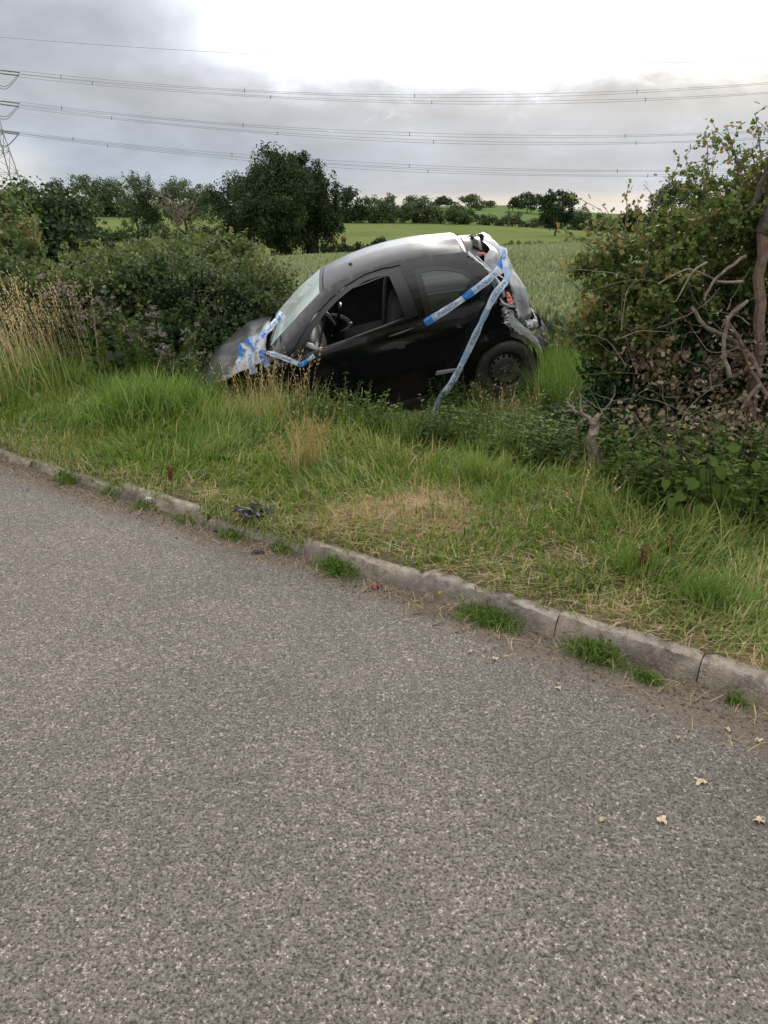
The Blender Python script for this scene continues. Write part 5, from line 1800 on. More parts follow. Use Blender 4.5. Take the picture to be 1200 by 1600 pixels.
pole(1165, 690, 5.35, 1190, 360, 5.35, .042, .034, (0, 0, 0), 'wood_raw', 'trunk')
pole(1190, 365, 5.35, 1205, 250, 5.4, .05, .025, (.03, 0, 0), 'bark_dark', 'trunk')
pole(1170, 330, 5.4, 1200, 270, 5.35, .03, .02, (0, 0, 0), 'bark_dark')
pole(1080, 480, 5.35, 1190, 590, 5.25, .018, .026, (.0, 0, -.03), 'bark')
pole(1130, 500, 5.25, 1200, 620, 5.2, .016, .022, (.0, 0, .02), 'wood_raw')
pole(1190, 600, 5.1, 1120, 660, 5.1, .018, .012, (.0, 0, -.04), 'bark')
pole(1168, 470, 5.1, 1140, 590, 5.05, .016, .020, (-.05, 0, 0), 'bark')
pole(1028, 444, 5.05, 1160, 440, 5.2, .006, .014, (0, 0, .08), 'bark_pale')
pole(1056, 472, 5.0, 1105, 410, 5.1, .005, .012, (0, 0, .02), 'bark_pale')
pole(1165, 400, 5.1, 1100, 470, 5.0, .014, .01, (-.03, 0, .03), 'bark')
for q in range(46):
    a_ = (r.uniform(950, 1200), r.uniform(420, 730)); L_ = r.uniform(40, 130); an = r.uniform(0, math.pi)
    pole(a_[0], a_[1], r.uniform(5.0, 5.4), a_[0] + math.cos(an) * L_, a_[1] - math.sin(an) * L_ * .8, r.uniform(5.0, 5.4), r.uniform(.003, .006), .002, tuple(r.normal(0, .05, 3)), 'bark_pale' if q % 2 else 'bark', sides=5)

pile = Pile(); rr2 = np.random.default_rng(41)
dl = np.array([at(rr2.uniform(960, 1200), rr2.uniform(640, 790), rr2.uniform(4.1, 4.9)) for _ in range(900)]) - o0
pile.add(*leaf_arrays(dl, .034 * rr2.uniform(.6, 1.2, 900), 'lobed', rr2, np.clip(rr2.normal(.45, .25, 900), 0, 1), .2))
tag(pile.build('loose_dead_leaves', 'leaf_dead', root), kind='stuff')
for q in range(16):
    pole(r.uniform(960, 1180), r.uniform(640, 780), 4.3, r.uniform(980, 1200), r.uniform(600, 760), 4.5, .0045, .002, tuple(r.normal(0, .04, 3)), 'bark', sides=5)

# ---- broken stump standing in the undergrowth
st0 = at(930, 768, 4.75)
st = empty('broken_stump', (st0[0], st0[1], T_(st0[0], st0[1]))); tag(st, 'short broken dead stump with snapped pale boughs between the car and the hawthorn', 'stump')
s0 = np.array(st.location)
W_ = lambda px, py, Yq=4.75: at(px, py, Yq) - s0
def gnarl(pts, rr, n=14, amp=.012):
    P = spline(pts, n); P[1:-1] += r.normal(0, amp, (n - 2, 3)) * np.array([1, .6, 1]); return P, rr
m = MB(); m.tube(gnarl([(0, 0, -.05), W_(932, 745), W_(926, 715), W_(922, 690), W_(930, 662, 4.8), W_(938, 650, 4.83)], 0)[0], [.040, .058, .050, .034, .036, .022, .006], 12); m.build('trunk', 'bark_stump', st)
m = MB(); m.tube(spline([W_(930, 752, 4.69), W_(936, 728, 4.685), W_(933, 706, 4.69)], 6), [.008, .020, .006], 6); m.build('torn_wood', 'wood_raw', st)
for pts, r0_, mt_ in ([[(931, 664), (915, 650), (899, 641), (893, 634), (886, 628)], .017, 'bark_pale'], [[(900, 645), (888, 641), (872, 643), (866, 641)], .008, 'bark_pale'], [[(914, 655), (902, 668), (896, 672), (903, 684)], .009, 'bark_pale'],
                      [[(894, 638), (892, 620), (896, 608)], .007, 'bark'], [[(906, 645), (908, 625), (904, 614)], .010, 'bark'], [[(934, 655), (944, 640), (955, 626), (962, 604)], .006, 'bark'],
                      [[(926, 700), (940, 690), (956, 676)], .006, 'bark'], [[(922, 734), (904, 720), (893, 724), (884, 716)], .008, 'bark'], [[(924, 716), (906, 706), (893, 710)], .005, 'bark'], [[(928, 740), (912, 748), (906, 760)], .006, 'bark'], [[(896, 700), (890, 712), (895, 722)], .004, 'bark_pale']):
    m = MB(); m.tube(gnarl([W_(*p, 4.75 + .05 * k) for k, p in enumerate(pts)], 0, 12, .006)[0], [r0_, r0_ * .7, r0_ * .3], 6); m.build('bough', mt_, st)

# ------------------------------------------------------------------ verge grass
def verge_pts(n, x0, x1, d0, d1, r, power=1.2, avoid=True, mask=None):
    out = []
    tot = 0
    while tot < n:
        x = r.uniform(x0, x1, n * 2); d = r.uniform(d0, d1, n * 2)
        y = kerb_y(x) + d * np.sqrt(1 + (-.80 - .02 * x) ** 2)
        dist = np.hypot(x, y)
        k = r.uniform(0, 1, n * 2) < np.clip((2.6 / dist) ** power, 0, 1)
        k &= (np.abs(x) < y * .80 + .4) & (y > 1.3)
        if mask is not None: k &= mask(x, y, d, r)
        if avoid:
            q = to_car(np.stack([x, y, terrain(x, y) + .1], -1))
            k &= ~((q[:, 0] > .05) & (q[:, 0] < 3.45) & (np.abs(q[:, 1]) < .80))
        out.append(np.stack([x[k], y[k], d[k]], -1)); tot += k.sum()
    o = np.vstack(out)[:n]
    return o[:, 0], o[:, 1], o[:, 2]


r = np.random.default_rng(301)
def comb_dir(x, y, r, n, k=.9):
    return 2.2 * lf(x, y, .8, 3) + 1.3 * lf(x, y, 2.6, 5) - .6 + r.normal(0, k, n)
sx, sy = gxy(650, 800, .15)
def strawness(x, y):
    return np.exp(-((x - sx) / .42) ** 2 - ((y - sy) / .24) ** 2)
def bare(x, y, d, rr):
    k = rr.uniform(0, 1, len(x)) < np.clip(d / .16 + .28 + .30 * lf(x, y, 2.5), .10, 1)
    k &= rr.uniform(0, 1, len(x)) < 1 - .93 * strawness(x, y)
    k |= (x < -.3) & (x > -1.4) & (d < .35)
    k &= rr.uniform(0, 1, len(x)) < .75 + .7 * lf(x, y, 2.0, 7) + .3 * (x < 0)
    return k
# short matted turf
x, y, d = verge_pts(62000, -6.5, 3.9, .06, 2.6, r, 1.0, mask=bare)
n = len(x)
lfv = lf(x, y, 1.3)
rt = np.clip((x + .9) / 1.2, 0, 1)
h = (np.interp(d, [0, .25, .8, 1.3, 2.0, 2.6], [.05, .09, .14, .18, .26, .26]) * (1 - rt) + np.interp(d, [0, .25, .8, 1.4, 1.9, 2.6], [.05, .085, .11, .14, .22, .26]) * rt) * (1 + .35 * lf(x, y, 2.2, 1)) * r.uniform(.55, 1.35, n)
dry = np.interp(x, [-4, -2, .3, 1.2, 3], [.02, .0, .10, .17, .10]) * np.interp(d, [0, 1.5, 2.5], [1, .8, .0])
ti = np.clip(r.normal(.45, .19, n) + .14 * lfv + dry + .4 * strawness(x, y) + (r.uniform(0, 1, n) < .10) * .35, 0, 1)
P = np.stack([x, y, terrain(x, y) - .005], -1)
ti = np.clip(ti + .06, 0, 1)
pl = Pile(); pl.add(*blades(P, h * 1.2, .0085 * (1 + d * .12), r, 1.0, .50, ti, comb_dir(x, y, r, n))); 
# clumps of broader livelier blades
cxs, cys, cds = verge_pts(560, -6, 3.4, .2, 2.3, r, .8)
for a_, b_, c_ in zip(cxs, cys, cds):
    m_ = int(r.uniform(25, 85))
    rad = r.uniform(.05, .14)
    pp = np.stack([a_ + r.normal(0, rad, m_), b_ + r.normal(0, rad, m_), np.zeros(m_)], -1); pp[:, 2] = terrain(pp[:, 0], pp[:, 1]) - .005
    pl.add(*blades(pp, np.interp(c_, [0, .6, 1.4, 2.2], [.10, .16, .24, .34]) * (1 - .28 * np.clip(a_ + .9, 0, 1)) * r.uniform(.6, 1.3, m_), .0105, r, .60, .5, np.clip(r.normal(r.uniform(.22, .62), .1, m_), 0, 1), comb_dir(np.full(m_, a_), np.full(m_, b_), r, m_, 1.1)))
o = pl.build('verge_grass', 'grass'); tag(o, 'short green and yellowish verge grass between the kerb and the hedge', 'grass', kind='stuff')

# straw: cut dry grass lying flat
x, y, d = verge_pts(12000, -3, 3.4, .06, 1.9, r, .9, mask=lambda x, y, d, rr: rr.uniform(0, 1, len(x)) < np.clip(.10 + strawness(x, y) * 1.5 + .34 * (x > .2) + .25 * (lf(x, y, 2, 4) > .35), 0, 1))
x2 = sx + r.normal(0, .24, 9000); y2 = sy + r.normal(0, .15, 9000)
x = np.concatenate([x, x2]); y = np.concatenate([y, y2]); n = len(x)
P = np.stack([x, y, terrain(x, y) + r.uniform(.0, .035, n)], -1)
V, Fa, T = blades(P, r.uniform(.08, .26, n), .0042, r, 0.0, .16, r.uniform(0, 1, n), None, 3)
Q = V.reshape(n, -1, 3) - P[:, None]
an = r.uniform(1.25, 1.62, n); hd = r.uniform(0, 2 * math.pi, n)
up0 = Q[..., 2].copy(); lat = Q[..., 0] * .6
Q2 = np.stack([np.cos(hd)[:, None] * up0 * np.sin(an)[:, None] - np.sin(hd)[:, None] * lat, np.sin(hd)[:, None] * up0 * np.sin(an)[:, None] + np.cos(hd)[:, None] * lat, up0 * np.cos(an)[:, None] + Q[..., 1] * .2], -1)
o = mesh('dry_straw', (Q2 + P[:, None]).reshape(-1, 3), Fa, 'straw', tint=T); tag(o, 'flattened dry straw lying on the verge right of the car', 'straw', kind='stuff')

# tall rank grass against the ditch and hedge
def tall(n, x0, x1, d0, d1, hm, tm, name, label, mat='grass', w=.0075, seed=1, mask=None, lean=.3, curl=.3, power=.8, avoid=True):
    r = np.random.default_rng(seed)
    x, y, d = verge_pts(n, x0, x1, d0, d1, r, power, mask=mask, avoid=avoid)
    cl = lf(x, y, 2.4, 2)
    h = hm * r.uniform(.45, 1.25, n) * (1 + .3 * cl)
    P = np.stack([x, y, terrain(x, y) - .01], -1)
    V, Fa, T = blades(P, h, w, r, lean, curl, np.clip(r.normal(tm, .15, n) + .12 * cl, 0, 1))
    o = mesh(name, V, Fa, mat, tint=T); tag(o, label, 'grass', kind='stuff')
tall(9000, -6.5, -1.4, 1.3, 2.7, .36, .46, 'tall_grass', 'rank green grass below the left hedge', seed=311, w=.012, lean=.5)
tall(5500, -1.6, 1.0, 1.7, 2.35, .30, .42, 'tall_grass', 'rank grass along the ditch in front of the car', seed=312, w=.010, lean=.5)
tall(1500, 1.6, 3.6, 1.3, 1.9, .26, .50, 'tall_grass', 'longer grass at the foot of the hawthorn', seed=313, w=.009, lean=.7)
tall(9000, 1.35, 3.0, 3.3, 5.6, .55, .35, 'tall_grass', 'tall green grass between the rear wheel and the wheat', seed=314, power=.3)
tall(5000, -3.4, 1.4, 2.15, 2.75, .30, .40, 'tall_grass', 'grass pressed against the lower side of the car', seed=315)

# ---- broadleaf undergrowth
def weeds(bases, r, h=(.2, .45), nl=(8, 16), ls=.045, tm=.45, shape='quad', stemw=.003):
    pile = Pile(); wd = MB()
    for p in bases:
        hh = r.uniform(*h); P = branch_path(p, (r.normal(0, .25), r.normal(0, .25), 1), hh, 6, r, .10)
        wd.tube(P, [stemw, stemw * .5], 3, cap=False)
        k = r.integers(*nl); t = np.sort(r.uniform(.25, 1, k)) * 6; i0 = np.minimum(t.astype(int), 5); f = (t - i0)[:, None]
        Q = P[i0] * (1 - f) + P[i0 + 1] * f
        a_ = np.arange(k) * 2.4 + r.uniform(0, 6)
        ax = np.stack([np.cos(a_), np.sin(a_), r.normal(.15, .3, k)], -1); ax /= np.linalg.norm(ax, axis=1)[:, None]
        ay = np.cross(np.array([0, 0, 1.0]), ax); ay /= np.linalg.norm(ay, axis=1)[:, None]
        Rm = np.stack([ax, ay, np.cross(ax, ay)], -1)
        pile.add(*leaf_arrays(Q, ls * (1.25 - t / 9) * r.uniform(.7, 1.3, k), shape, r, np.clip(r.normal(tm, .14) + r.normal(0, .1, k), 0, 1), rot=Rm))
    return pile, wd


def weed_patch(label, n, x0, x1, d0, d1, seed, avoid=True, **kw):
    r = np.random.default_rng(seed)
    x, y, d = verge_pts(n, x0, x1, d0, d1, r, .5, avoid=avoid, mask=lambda x, y, d, rr: ~((np.abs(x - .25 * y) < .24) & (y < 4.85) & (y > 3)))
    pile, wd = weeds(np.stack([x, y, terrain(x, y)], -1), r, **kw)
    mt = 'leaf_weed'
    o = pile.build('weed_leaves', mt); tag(o, label, 'weeds', kind='stuff')
    s_ = wd.build('weed_stems', mt, tint=.4); tag(s_, 'stems of ' + label, 'weeds', kind='stuff')
weed_patch('leafy nettles and bindweed in the ditch in front of the car', 560, -.9, 1.25, 1.6, 2.45, 401, h=(.22, .46), ls=.055, tm=.36)
weed_patch('leafy weeds at the foot of the hawthorn', 800, 1.05, 3.4, 1.25, 2.5, 402, h=(.12, .62), ls=.06, tm=.33)
weed_patch('tall mixed weeds below the left hedge', 900, -5.5, -1.5, 1.7, 2.9, 403, h=(.35, .85), nl=(14, 26), ls=.05, tm=.36, shape='long')
weed_patch('mixed dusty weeds between the green tussock and the hedge', 420, -4.2, -.9, 1.9, 2.9, 405, h=(.35, .8), nl=(18, 34), ls=.045, tm=.30, shape='long')
weed_patch('tall weeds hiding the nose of the car', 260, -1.9, -.2, 1.9, 2.45, 406, h=(.3, .62), nl=(14, 26), ls=.05, tm=.36, shape='long')
weed_patch('low dark weeds between stump and rear wheel', 700, .5, 2.2, 2.0, 3.5, 404, h=(.2, .45), ls=.05, tm=.22)


# ---- separate plants and tussocks
def tussock(name, label, px, py, Yt, n, h, w, tm, rad, mat='grass', seed=1, lean=.35, curl=.3, cat='grass tussock', group=None, seeds=0, stem_h=.6, stint=.6):
    r = np.random.default_rng(seed)
    p = at(px, py, Yt); z = T_(p[0], p[1])
    root = empty(name, (p[0], p[1], z)); tag(root, label, cat, group)
    P = np.stack([r.normal(0, rad, n), r.normal(0, rad, n), np.full(n, -.01)], -1)
    V, Fa, T = blades(P, h * r.uniform(.5, 1.25, n), w, r, lean, curl, np.clip(r.normal(tm, .12, n), 0, 1))
    mesh('blades', V, Fa, mat, root, tint=T)
    if seeds:
        P = np.stack([r.normal(0, rad, seeds), r.normal(0, rad, seeds), np.zeros(seeds)], -1)
        sp_ = seed_stems(P, stem_h * r.uniform(.7, 1.15, seeds), r, np.full(seeds, stint), .38, .20, .011, .0055, heading=math.pi if cat == 'grass clump' and px < 200 else None)
        sp_.build('seed_stems', 'straw', root)
    return root


tussock('grass_tussock', 'lush bright green tussock below the thistles left of the car', 232, 640, 6.35, 1200, .42, .014, .38, .22, seed=501, lean=.5, curl=.35)
tussock('dry_grass_clump', 'tall clump of straw-coloured seeding grass at the left edge', 45, 590, 7.7, 1000, .55, .012, .5, .34, seed=502, seeds=190, stem_h=1.05, stint=.75, lean=.5, cat='grass clump')
tussock('dry_grass_clump', 'straw-coloured seeding grass just right of the tall left clump', 120, 590, 7.9, 600, .5, .012, .5, .22, seed=503, seeds=70, stem_h=.95, stint=.6, cat='grass clump')
tussock('dry_grass_clump', 'brown withered clump under the front wing of the car', 425, 655, 6.3, 700, .42, .006, .82, .20, seed=504, seeds=70, stem_h=.62, stint=.3, cat='grass clump')
tussock('dry_grass_clump', 'reddish brown dead stems rising from the verge above the black debris', 478, 765, 4.85, 120, .34, .005, .9, .07, seed=505, seeds=60, stem_h=.42, stint=.05, lean=.12, cat='grass clump')
tussock('dry_grass_clump', 'withered brown tuft beneath the rear wheel', 795, 665, 6.55, 1500, .34, .006, .80, .17, seed=506, seeds=30, stem_h=.45, stint=.4, cat='grass clump')
tussock('grass_tussock', 'fresh green tuft on the verge near the right edge behind the kerb', 1095, 950, 2.95, 520, .17, .006, .42, .055, seed=507, lean=.3)
tussock('grass_tussock', 'green tuft on the verge left of the rusty dock stalk', 985, 900, 3.3, 380, .16, .006, .46, .06, seed=508)
tussock('grass_tussock', 'upright pale green tuft on the verge behind the straw patch', 745, 760, 4.55, 300, .30, .006, .55, .05, seed=509)
tussock('grass_tussock', 'long grass tuft at the left front of the hawthorn', 945, 815, 4.0, 160, .26, .007, .55, .10, seed=510, lean=.8)
tussock('grass_tussock', 'arching long grass at the right edge under the hawthorn', 1120, 830, 3.75, 420, .26, .008, .55, .20, seed=511, lean=.8)
for q, (px, py, Yq, hh, lb) in enumerate([(812, 640, 6.2, .45, 'single tall straw stem below the rear wheel'), (560, 690, 5.9, .42, 'thin straw stem leaning before the door'), (905, 830, 3.9, .34, 'pale bent straw stalk left of the hawthorn foot')]):
    r = np.random.default_rng(520 + q); p = at(px, py, Yq); root = empty('grass_stalk', (p[0], p[1], T_(p[0], p[1]))); tag(root, lb, 'grass stalk')
    sp_ = seed_stems(np.zeros((5, 3)) + r.normal(0, .06, (5, 3)) * [1, 1, 0], hh, r, np.full(5, .6), .5, .1, .008, .0045); sp_.build('stalk', 'straw', root)


def roadweed(label, px, py, n, rad, seed, h=.05, tm=.35):
    """tuft growing in the gutter"""
    r = np.random.default_rng(seed)
    gx, gy = gxy(px, py + 14, 0.0)
    n = int(n * 1.1)
    if px < 480: h *= r.uniform(.55, .9); rad *= r.uniform(.8, 1.5); n = int(n * r.uniform(.5, .8)); tm = r.uniform(.35, .6)
    root = empty('gutter_weed', (gx, gy, 0)); tag(root, label, 'weed', 'weeds growing in the gutter')
    # keep the tuft along the kerb
    u = np.array([1, -.8]) / math.hypot(1, .8); v = np.array([.8, 1]) / math.hypot(1, .8)
    a_ = r.normal(0, rad * .62, n); b_ = r.normal(0, rad * .34, n)
    P = np.stack([u[0] * a_ + v[0] * b_, u[1] * a_ + v[1] * b_, np.zeros(n)], -1)
    V, Fa, T = blades(P, h * r.uniform(.5, 1.6, n), .0055, r, .85, .4, np.clip(r.normal(tm, .14, n), 0, 1)); mesh('blades', V, Fa, 'grass', root, tint=T)
    k = n // 3
    P = P[:k] * .9 + np.stack([np.zeros(k), np.zeros(k), r.uniform(.005, h, k)], -1)
    V, Fa, T = leaf_arrays(P, .028, 'long', r, np.clip(r.normal(.45, .15, k), 0, 1), .8); mesh('leaves', V, Fa, 'leaf_weed', root, tint=T)


for q, (px, py, n, rad, lb, hh) in enumerate([
    (527, 878, 520, .085, 'bright green tuft against the kerb right of the dark fragment', .055),
    (765, 955, 700, .11, 'widest green tuft in the gutter near the middle of the right kerb', .05),
    (930, 1012, 620, .085, 'sprawling dark green weed in the gutter towards the right', .055),
    (440, 848, 260, .045, 'small upright leafy weed at the broken end of the kerb', .07),
    (362, 826, 480, .09, 'low green weed in the gutter below the black plastic debris', .06),
    (230, 778, 260, .07, 'small weed in the gutter by the pale paper scrap', .06),
    (178, 756, 300, .08, 'weed tuft growing over the sunken kerb on the left', .07),
    (104, 738, 260, .08, 'leftmost weed tuft over the sunken kerb', .08),
    (1008, 1048, 130, .05, 'thin trailing weed between the sprawling weed and the kerb joint', .035),
    (1150, 1085, 70, .03, 'tiny weed at the foot of the kerb near the right edge', .04),
    (290, 800, 200, .07, 'thin brownish weed at the kerb foot left of the debris', .06)]):
    roadweed(lb, px, py, n, rad, 600 + q, hh * 1.15)

# thistles
def thistle(label, px, py, Yq, h, seed, heads=16):
    r = np.random.default_rng(seed); p = at(px, py, Yq)
    root = empty('thistle', (p[0], p[1], T_(p[0], p[1]))); tag(root, label, 'thistle', 'thistles going to seed')
    wd = MB(); pile = Pile(); hd = Pile()
    for q in range(5):
        P = branch_path((r.normal(0, .07), r.normal(0, .07), 0), (r.normal(0, .15), r.normal(0, .15), 1), h * r.uniform(.75, 1.05), 9, r, .06)
        wd.tube(P, [.006, .003], 5, cap=False)
        for k in range(2, 10):
            for s_ in range(3):
                a_ = r.uniform(0, 6.28); ax = np.array([[math.cos(a_), math.sin(a_), .5]]); ax /= np.linalg.norm(ax)
                ay = np.cross([[0, 0, 1.0]], ax); Rm = np.stack([ax, ay, np.cross(ax, ay)], -1)
                pile.add(*leaf_arrays(P[k:k + 1], np.array([.13 * (1.15 - k / 14)]), 'lobed', r, np.array([r.uniform(.2, .5)]), rot=Rm))
        for s_ in range(heads // 3):
            k = r.integers(7, 10); B2 = branch_path(P[k], (r.normal(0, .6), r.normal(0, .6), 1), r.uniform(.05, .16), 3, r, .1); wd.tube(B2, .0025, 3, cap=False)
            hd.add(*leaf_arrays(np.repeat(B2[-1:], 12, 0) + r.normal(0, .008, (12, 3)), .034, 'long', r, r.uniform(0, 1, 12), 1.2))
    wd.build('stem', 'leaf_weed', root, tint=.3); pile.build('leaves', 'leaf_dark', root); tag(hd.build('flower_heads', 'flower', root), kind='stuff')


for q, (px, py, Yq, h, lb) in enumerate([(175, 600, 7.5, .95, 'tallest purple-headed thistle in front of the left hedge'), (235, 600, 7.7, .85, 'thistle with faded heads right of the tallest thistle'), (285, 610, 7.6, .7, 'shorter thistle nearest the bonnet'), (115, 600, 7.9, 1.0, 'thistle rising behind the dry seeding grass'),
                                     (402, 560, 10.2, 1.15, 'seeding thistle behind the windscreen against the wheat'), (438, 560, 10.5, 1.2, 'pale seeding thistle nearest the windscreen top'), (370, 560, 9.9, 1.0, 'thistle standing behind the car bonnet')]):
    thistle(lb, px, py, Yq, h, 700 + q, 22)

# dock stalks
for q, (px, py, Yq, h, lb) in enumerate([(1001, 905, 3.25, .16, 'rusty dock seed stalk on the verge near the right'), (266, 765, 4.72, .12, 'short rusty dock stalk behind the left kerb'), (1040, 880, 3.45, .12, 'small brown dock stalk right of the rusty one')]):
    r = np.random.default_rng(800 + q); p = at(px, py, Yq); root = empty('dock_plant', (p[0], p[1], T_(p[0], p[1]))); tag(root, lb, 'dock plant', 'rusty dock stalks on the verge')
    wd = MB(); hd = Pile()
    for s_ in range(3):
        P = branch_path((0, 0, 0), (r.normal(0, .2), r.normal(0, .2), 1), h * r.uniform(.8, 1.1), 6, r, .08); wd.tube(P, [.004, .002], 5)
        hd.add(*leaf_arrays(np.repeat(P[2:], 14, 0) + r.normal(0, .008, (70, 3)), .012, 'quad', r, r.uniform(0, 1, 70)))
    wd.build('stem', 'dock_seed', root, tint=.3); hd.build('seeds', 'dock_seed', root)

# large-leaved bindweed by the hawthorn: leaves one by one
r = np.random.default_rng(9)
p = at(1115, 800, 3.9); big = empty('burdock_plant', (p[0], p[1], T_(p[0], p[1]))); tag(big, 'plant with large pale heart-shaped leaves under the hawthorn', 'plant')
b0 = np.array(big.location)
Tm, Fc_ = LEAF['heart']
lm = None
for q, (px, py, s_, an) in enumerate([(1104, 733, .085, -100), (1122, 731, .08, -60), (1127, 757, .10, -90), (1148, 768, .10, -50), (1088, 750, .07, -130), (1110, 718, .06, -40), (1050, 778, .07, -100), (1056, 792, .08, -80), (1068, 772, .07, -150), (1040, 750, .06, -90), (1182, 722, .055, -90), (1200, 745, .06, -120), (1090, 790, .08, -70), (1165, 800, .08, -100), (1140, 700, .06, 10), (1075, 748, .055, -60)]):
    if lm is None:
        lm = mesh('leaf', Tm, Fc_, 'leaf_weed', big, tint=np.full(len(Tm), .50)); lo_ = lm
    else:
        lo_ = lm.copy(); C.objects.link(lo_)
        lo_.parent = big
    lp = at(px, py, 3.78 + r.uniform(-.1, .1)) - b0
    lo_.location = lp
    a_ = R(an)
    ax = Vector((math.cos(a_), -.25, math.sin(a_))).normalized(); nz = Vector((r.normal(0, .3), -1, .5 + r.normal(0, .2))); ay = nz.cross(ax).normalized(); nz = ax.cross(ay)
    lo_.rotation_euler = Matrix((ax, ay, nz)).transposed().to_euler(); lo_.scale = (s_,) * 3
m = MB()
for px, py in ((1104, 733), (1127, 757), (1148, 768), (1056, 792), (1165, 800), (1110, 718)):
    m.tube(spline([(0, 0, 0), (at(px, py + 30, 3.84) - b0), at(px, py, 3.80) - b0], 8), .003, 4)
m.build('stems', 'leaf_weed', big, tint=.35)

# ------------------------------------------------------------------ debris and small things
def shard(name, label, px, py, z, size, mat, seed, cat, hz=.02, pts=7, group=None, rz=0.0):
    """crumpled torn piece with thickness"""
    r = np.random.default_rng(seed)
    gx, gy = gxy(px, py, z)
    n = 9
    a_ = np.linspace(-1, 1, n)
    A_, B_ = np.meshgrid(a_, a_, indexing='ij')
    ang = np.arctan2(B_, A_); rad = .75 + .25 * np.sin(ang * 3 + r.uniform(0, 6)) + .12 * np.sin(ang * 7 + r.uniform(0, 6))
    X_ = A_ * rad * size[0] / 2; Y_ = B_ * rad * size[1] / 2
    Z_ = hz * (.5 + .5 * np.sin(A_ * 4 + r.uniform(0, 6)) * np.cos(B_ * 5 + r.uniform(0, 6))) + hz * .25 * r.normal(size=A_.shape)
    Z_ -= Z_.min()
    P = np.stack([X_, Y_, Z_ + .003], -1); m = MB(); m.grid(P)
    Pb = P.copy(); Pb[..., 2] -= .002; m.grid(Pb[:, ::-1])
    o = m.build(name, mat, smooth=False); o.location = (gx, gy, z); o.rotation_euler = (0, 0, rz)
    return tag(o, label, cat, group)


# matted turf and dead grass over the sunken stones
rs_ = np.random.default_rng(909)
n = 2600
x = np.concatenate([rs_.uniform(-1.1, -.42, 1300), rs_.uniform(-3.2, -1.3, 1300)]); d = np.abs(rs_.normal(.07, .05, n))
y = kerb_y(x) + d * 1.26
P = np.stack([x, y, np.full(n, .055) + d * .4], -1)
o = mesh('kerb_turf', *blades(P, rs_.uniform(.03, .11, n), .006, rs_, 1.1, .5, np.clip(rs_.normal(.62, .22, n), 0, 1), None, 3)[:2], 'grass', tint=np.repeat(np.clip(rs_.normal(.62, .22, n), 0, 1), 7))
tag(o, 'matted turf creeping over the sunken kerb stones', 'grass', kind='stuff')

# torn black plastic trim: three pieces of one thing
gx, gy = gxy(397, 797, .14)
deb = empty('plastic_debris', (gx, gy, T_(gx, gy))); tag(deb, 'torn black plastic bumper trim lying on the kerb edge', 'car debris')
for q, (dx_, dy_, sx_, sy_, hz, rz) in enumerate([(-.04, -.02, .17, .09, .022, .4), (.05, .03, .19, .07, .03, -.3), (.01, .0, .13, .12, .018, 1.1)]):
    o = shard('trim_piece', None, 397, 797, .1, (sx_, sy_), 'black_plastic', 900 + q, None, hz); o.parent = deb; o.location = (dx_, dy_, .015); o.rotation_euler = (.3, .2, rz)
shard('plastic_fragment', 'flat dark blue-grey plastic fragment on the road below the debris', 404, 865, 0, (.075, .03), 'black_plastic', 910, 'car debris', .012, rz=-.1)
shard('plastic_fragment', 'small dark fragment at the edge of the weed below the debris', 338, 833, 0, (.03, .04), 'black_plastic', 911, 'car debris', .015)
shard('plastic_fragment', 'dark fragment by the gutter on the far left', 96, 745, .01, (.05, .05), 'black_plastic', 912, 'car debris', .03)
plain('rust_red', (.22, .055, .035), .5)
shard('lens_fragment', 'red brown lens fragment in the gutter straw', 588, 920, 0, (.055, .03), 'rust_red', 913, 'car debris', .015, rz=.2)
shard('paper_scrap', 'white scrap on the weed at the left kerb', 233, 781, .05, (.035, .03), 'white_paint', 914, 'litter', .012)
# yellow flower
gx, gy = gxy(689, 931, .02)
fl = empty('dandelion', (gx, gy, 0)); tag(fl, 'single yellow dandelion flower at the kerb foot', 'flower')
r = np.random.default_rng(4)
m = MB(); m.tube([(0, 0, 0), (.004, 0, .02), (0, 0, .035)], .002, 5); m.build('stem', 'leaf_weed', fl, tint=.4)
V, Fa, T = leaf_arrays(np.tile([[0, 0, .035]], (26, 1)), .014, 'long', r, up=1.5); mesh('petals', V, Fa, 'yellow_flower', fl, tint=T)
# pale fallen leaves and stone chips on the road
plain('leaf_litter', (.52, .42, .28), .7, noise=.3, nscale=40)
for q, (px, py, s_, lb) in enumerate([(1094, 1223, .030, 'largest pale fallen leaf on the road at the right'), (1034, 1283, .028, 'thin curled leaf on the road below the largest leaf'), (1186, 1284, .026, 'curled leaf on the road at the right edge'), (940, 1283, .016, 'small chip left of the curled leaf'), (1137, 1142, .018, 'small pale leaf near the gutter at the right'), (1186, 1160, .02, 'pale leaf at the right edge near the gutter'), (735, 1020, .018, 'small pale leaf in the road below the widest gutter tuft'), (774, 1031, .022, 'star-shaped pale leaf right of the small one'), (873, 1077, .02, 'pale crumb on the road below the sprawling weed'), (1058, 1155, .014, 'tiny pale chip below the right kerb')]):
    shard('fallen_leaf', lb, px, py, 0, (s_ * 1.3, s_), 'leaf_litter', 930 + q, 'leaf', .007, group='pale leaves and chips fallen on the road', rz=q * 1.3)


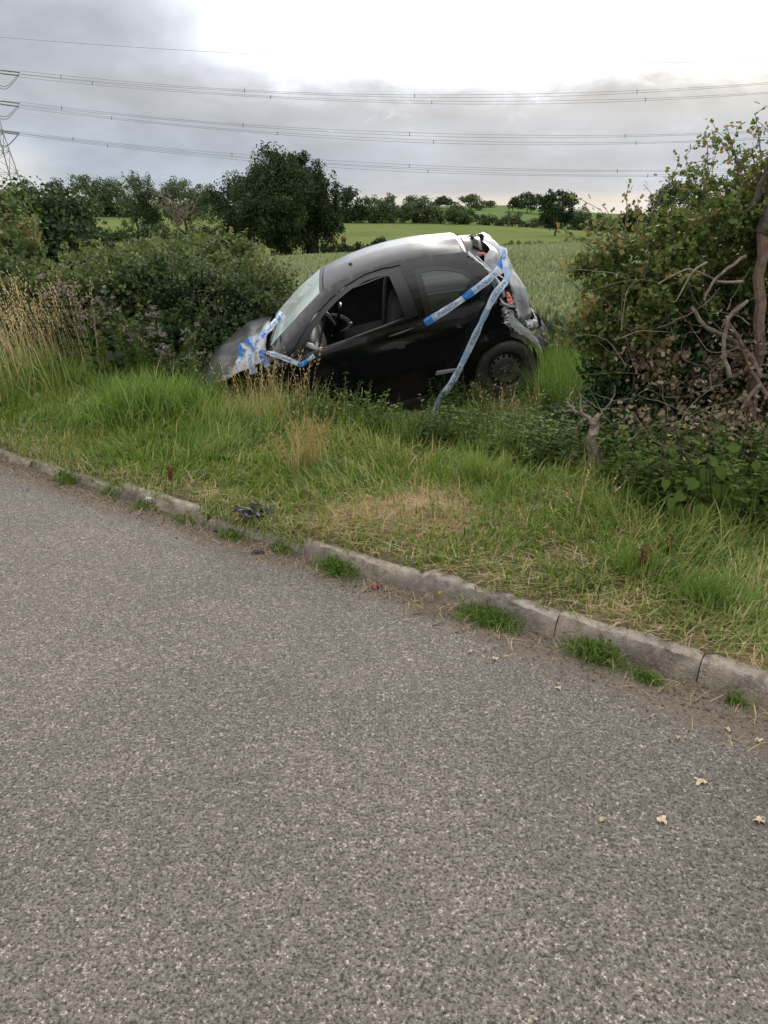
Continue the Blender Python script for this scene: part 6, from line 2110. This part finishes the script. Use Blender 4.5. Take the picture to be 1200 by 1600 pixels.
def gutter_litter():
    r = np.random.default_rng(88)
    n = 4200
    x = r.uniform(-3.4, 1.75, n); s_ = np.abs(r.normal(0, .13, n)) * np.interp(x, [-3, 0, 1.7], [.9, .8, 1.3]) + .015
    y = kerb_y(x) - s_ * 1.28
    P = np.stack([x, y, np.full(n, .003)], -1)
    k = n // 4
    V, Fa, T = blades(P[:k], r.uniform(.02, .13, k), .0028, r, 1.45, .06, r.uniform(0, 1, k), None, 2)
    V[:, 2] = np.clip(V[:, 2], .002, .03)
    o = mesh('gutter_straw', V, Fa, 'straw', tint=T); tag(o, 'dry straw bits blown along the gutter', 'straw', kind='stuff')
    m = MB()
    for p in P[k:]:
        sz = r.uniform(.0015, .005) * (1 if r.uniform() < .93 else 1.8)
        q = r.normal(size=(6, 3)) * .2 + np.array([(1, 0, 0), (-1, 0, 0), (0, 1, 0), (0, -1, 0), (0, 0, .8), (0, 0, -.8)])
        m.add(q * sz + p, tris=[(0, 2, 4), (2, 1, 4), (1, 3, 4), (3, 0, 4), (2, 0, 5), (1, 2, 5), (3, 1, 5), (0, 3, 5)])
    o = m.build('gutter_grit', 'litter', smooth=False); tag(o, 'loose grit and soil crumbs along the kerb foot', 'grit', kind='stuff')
gutter_litter()
for q, (pts, lb) in enumerate([([(300, 838, .0), (292, 820, .01), (296, 800, .05), (330, 850, .0)], 'forked dry twig standing in the gutter below the debris'), ([(470, 905, 0), (474, 865, .02), (480, 835, .10), (490, 800, .2)], 'tall dry stalk leaning at the broken kerb end'), ([(645, 960, 0), (680, 955, .01), (706, 950, .01)], 'dark bent twig in the gutter left of the widest tuft'), ([(68, 720, .02), (70, 745, .0), (82, 760, 0)], 'dry twig hanging over the far left kerb')]):
    P = []
    for px, py, z in pts:
        gx, gy = gxy(px, py, z); P.append((gx, gy, z + .004))
    P = np.array(P); m = MB(); m.tube(spline(P - P[0], 12), [.0035, .0025, .0015], 5)
    o = m.build('dry_twig', 'bark' if q == 2 else 'bark_pale'); o.location = P[0]; tag(o, lb, 'twig', 'dry twigs in the gutter')
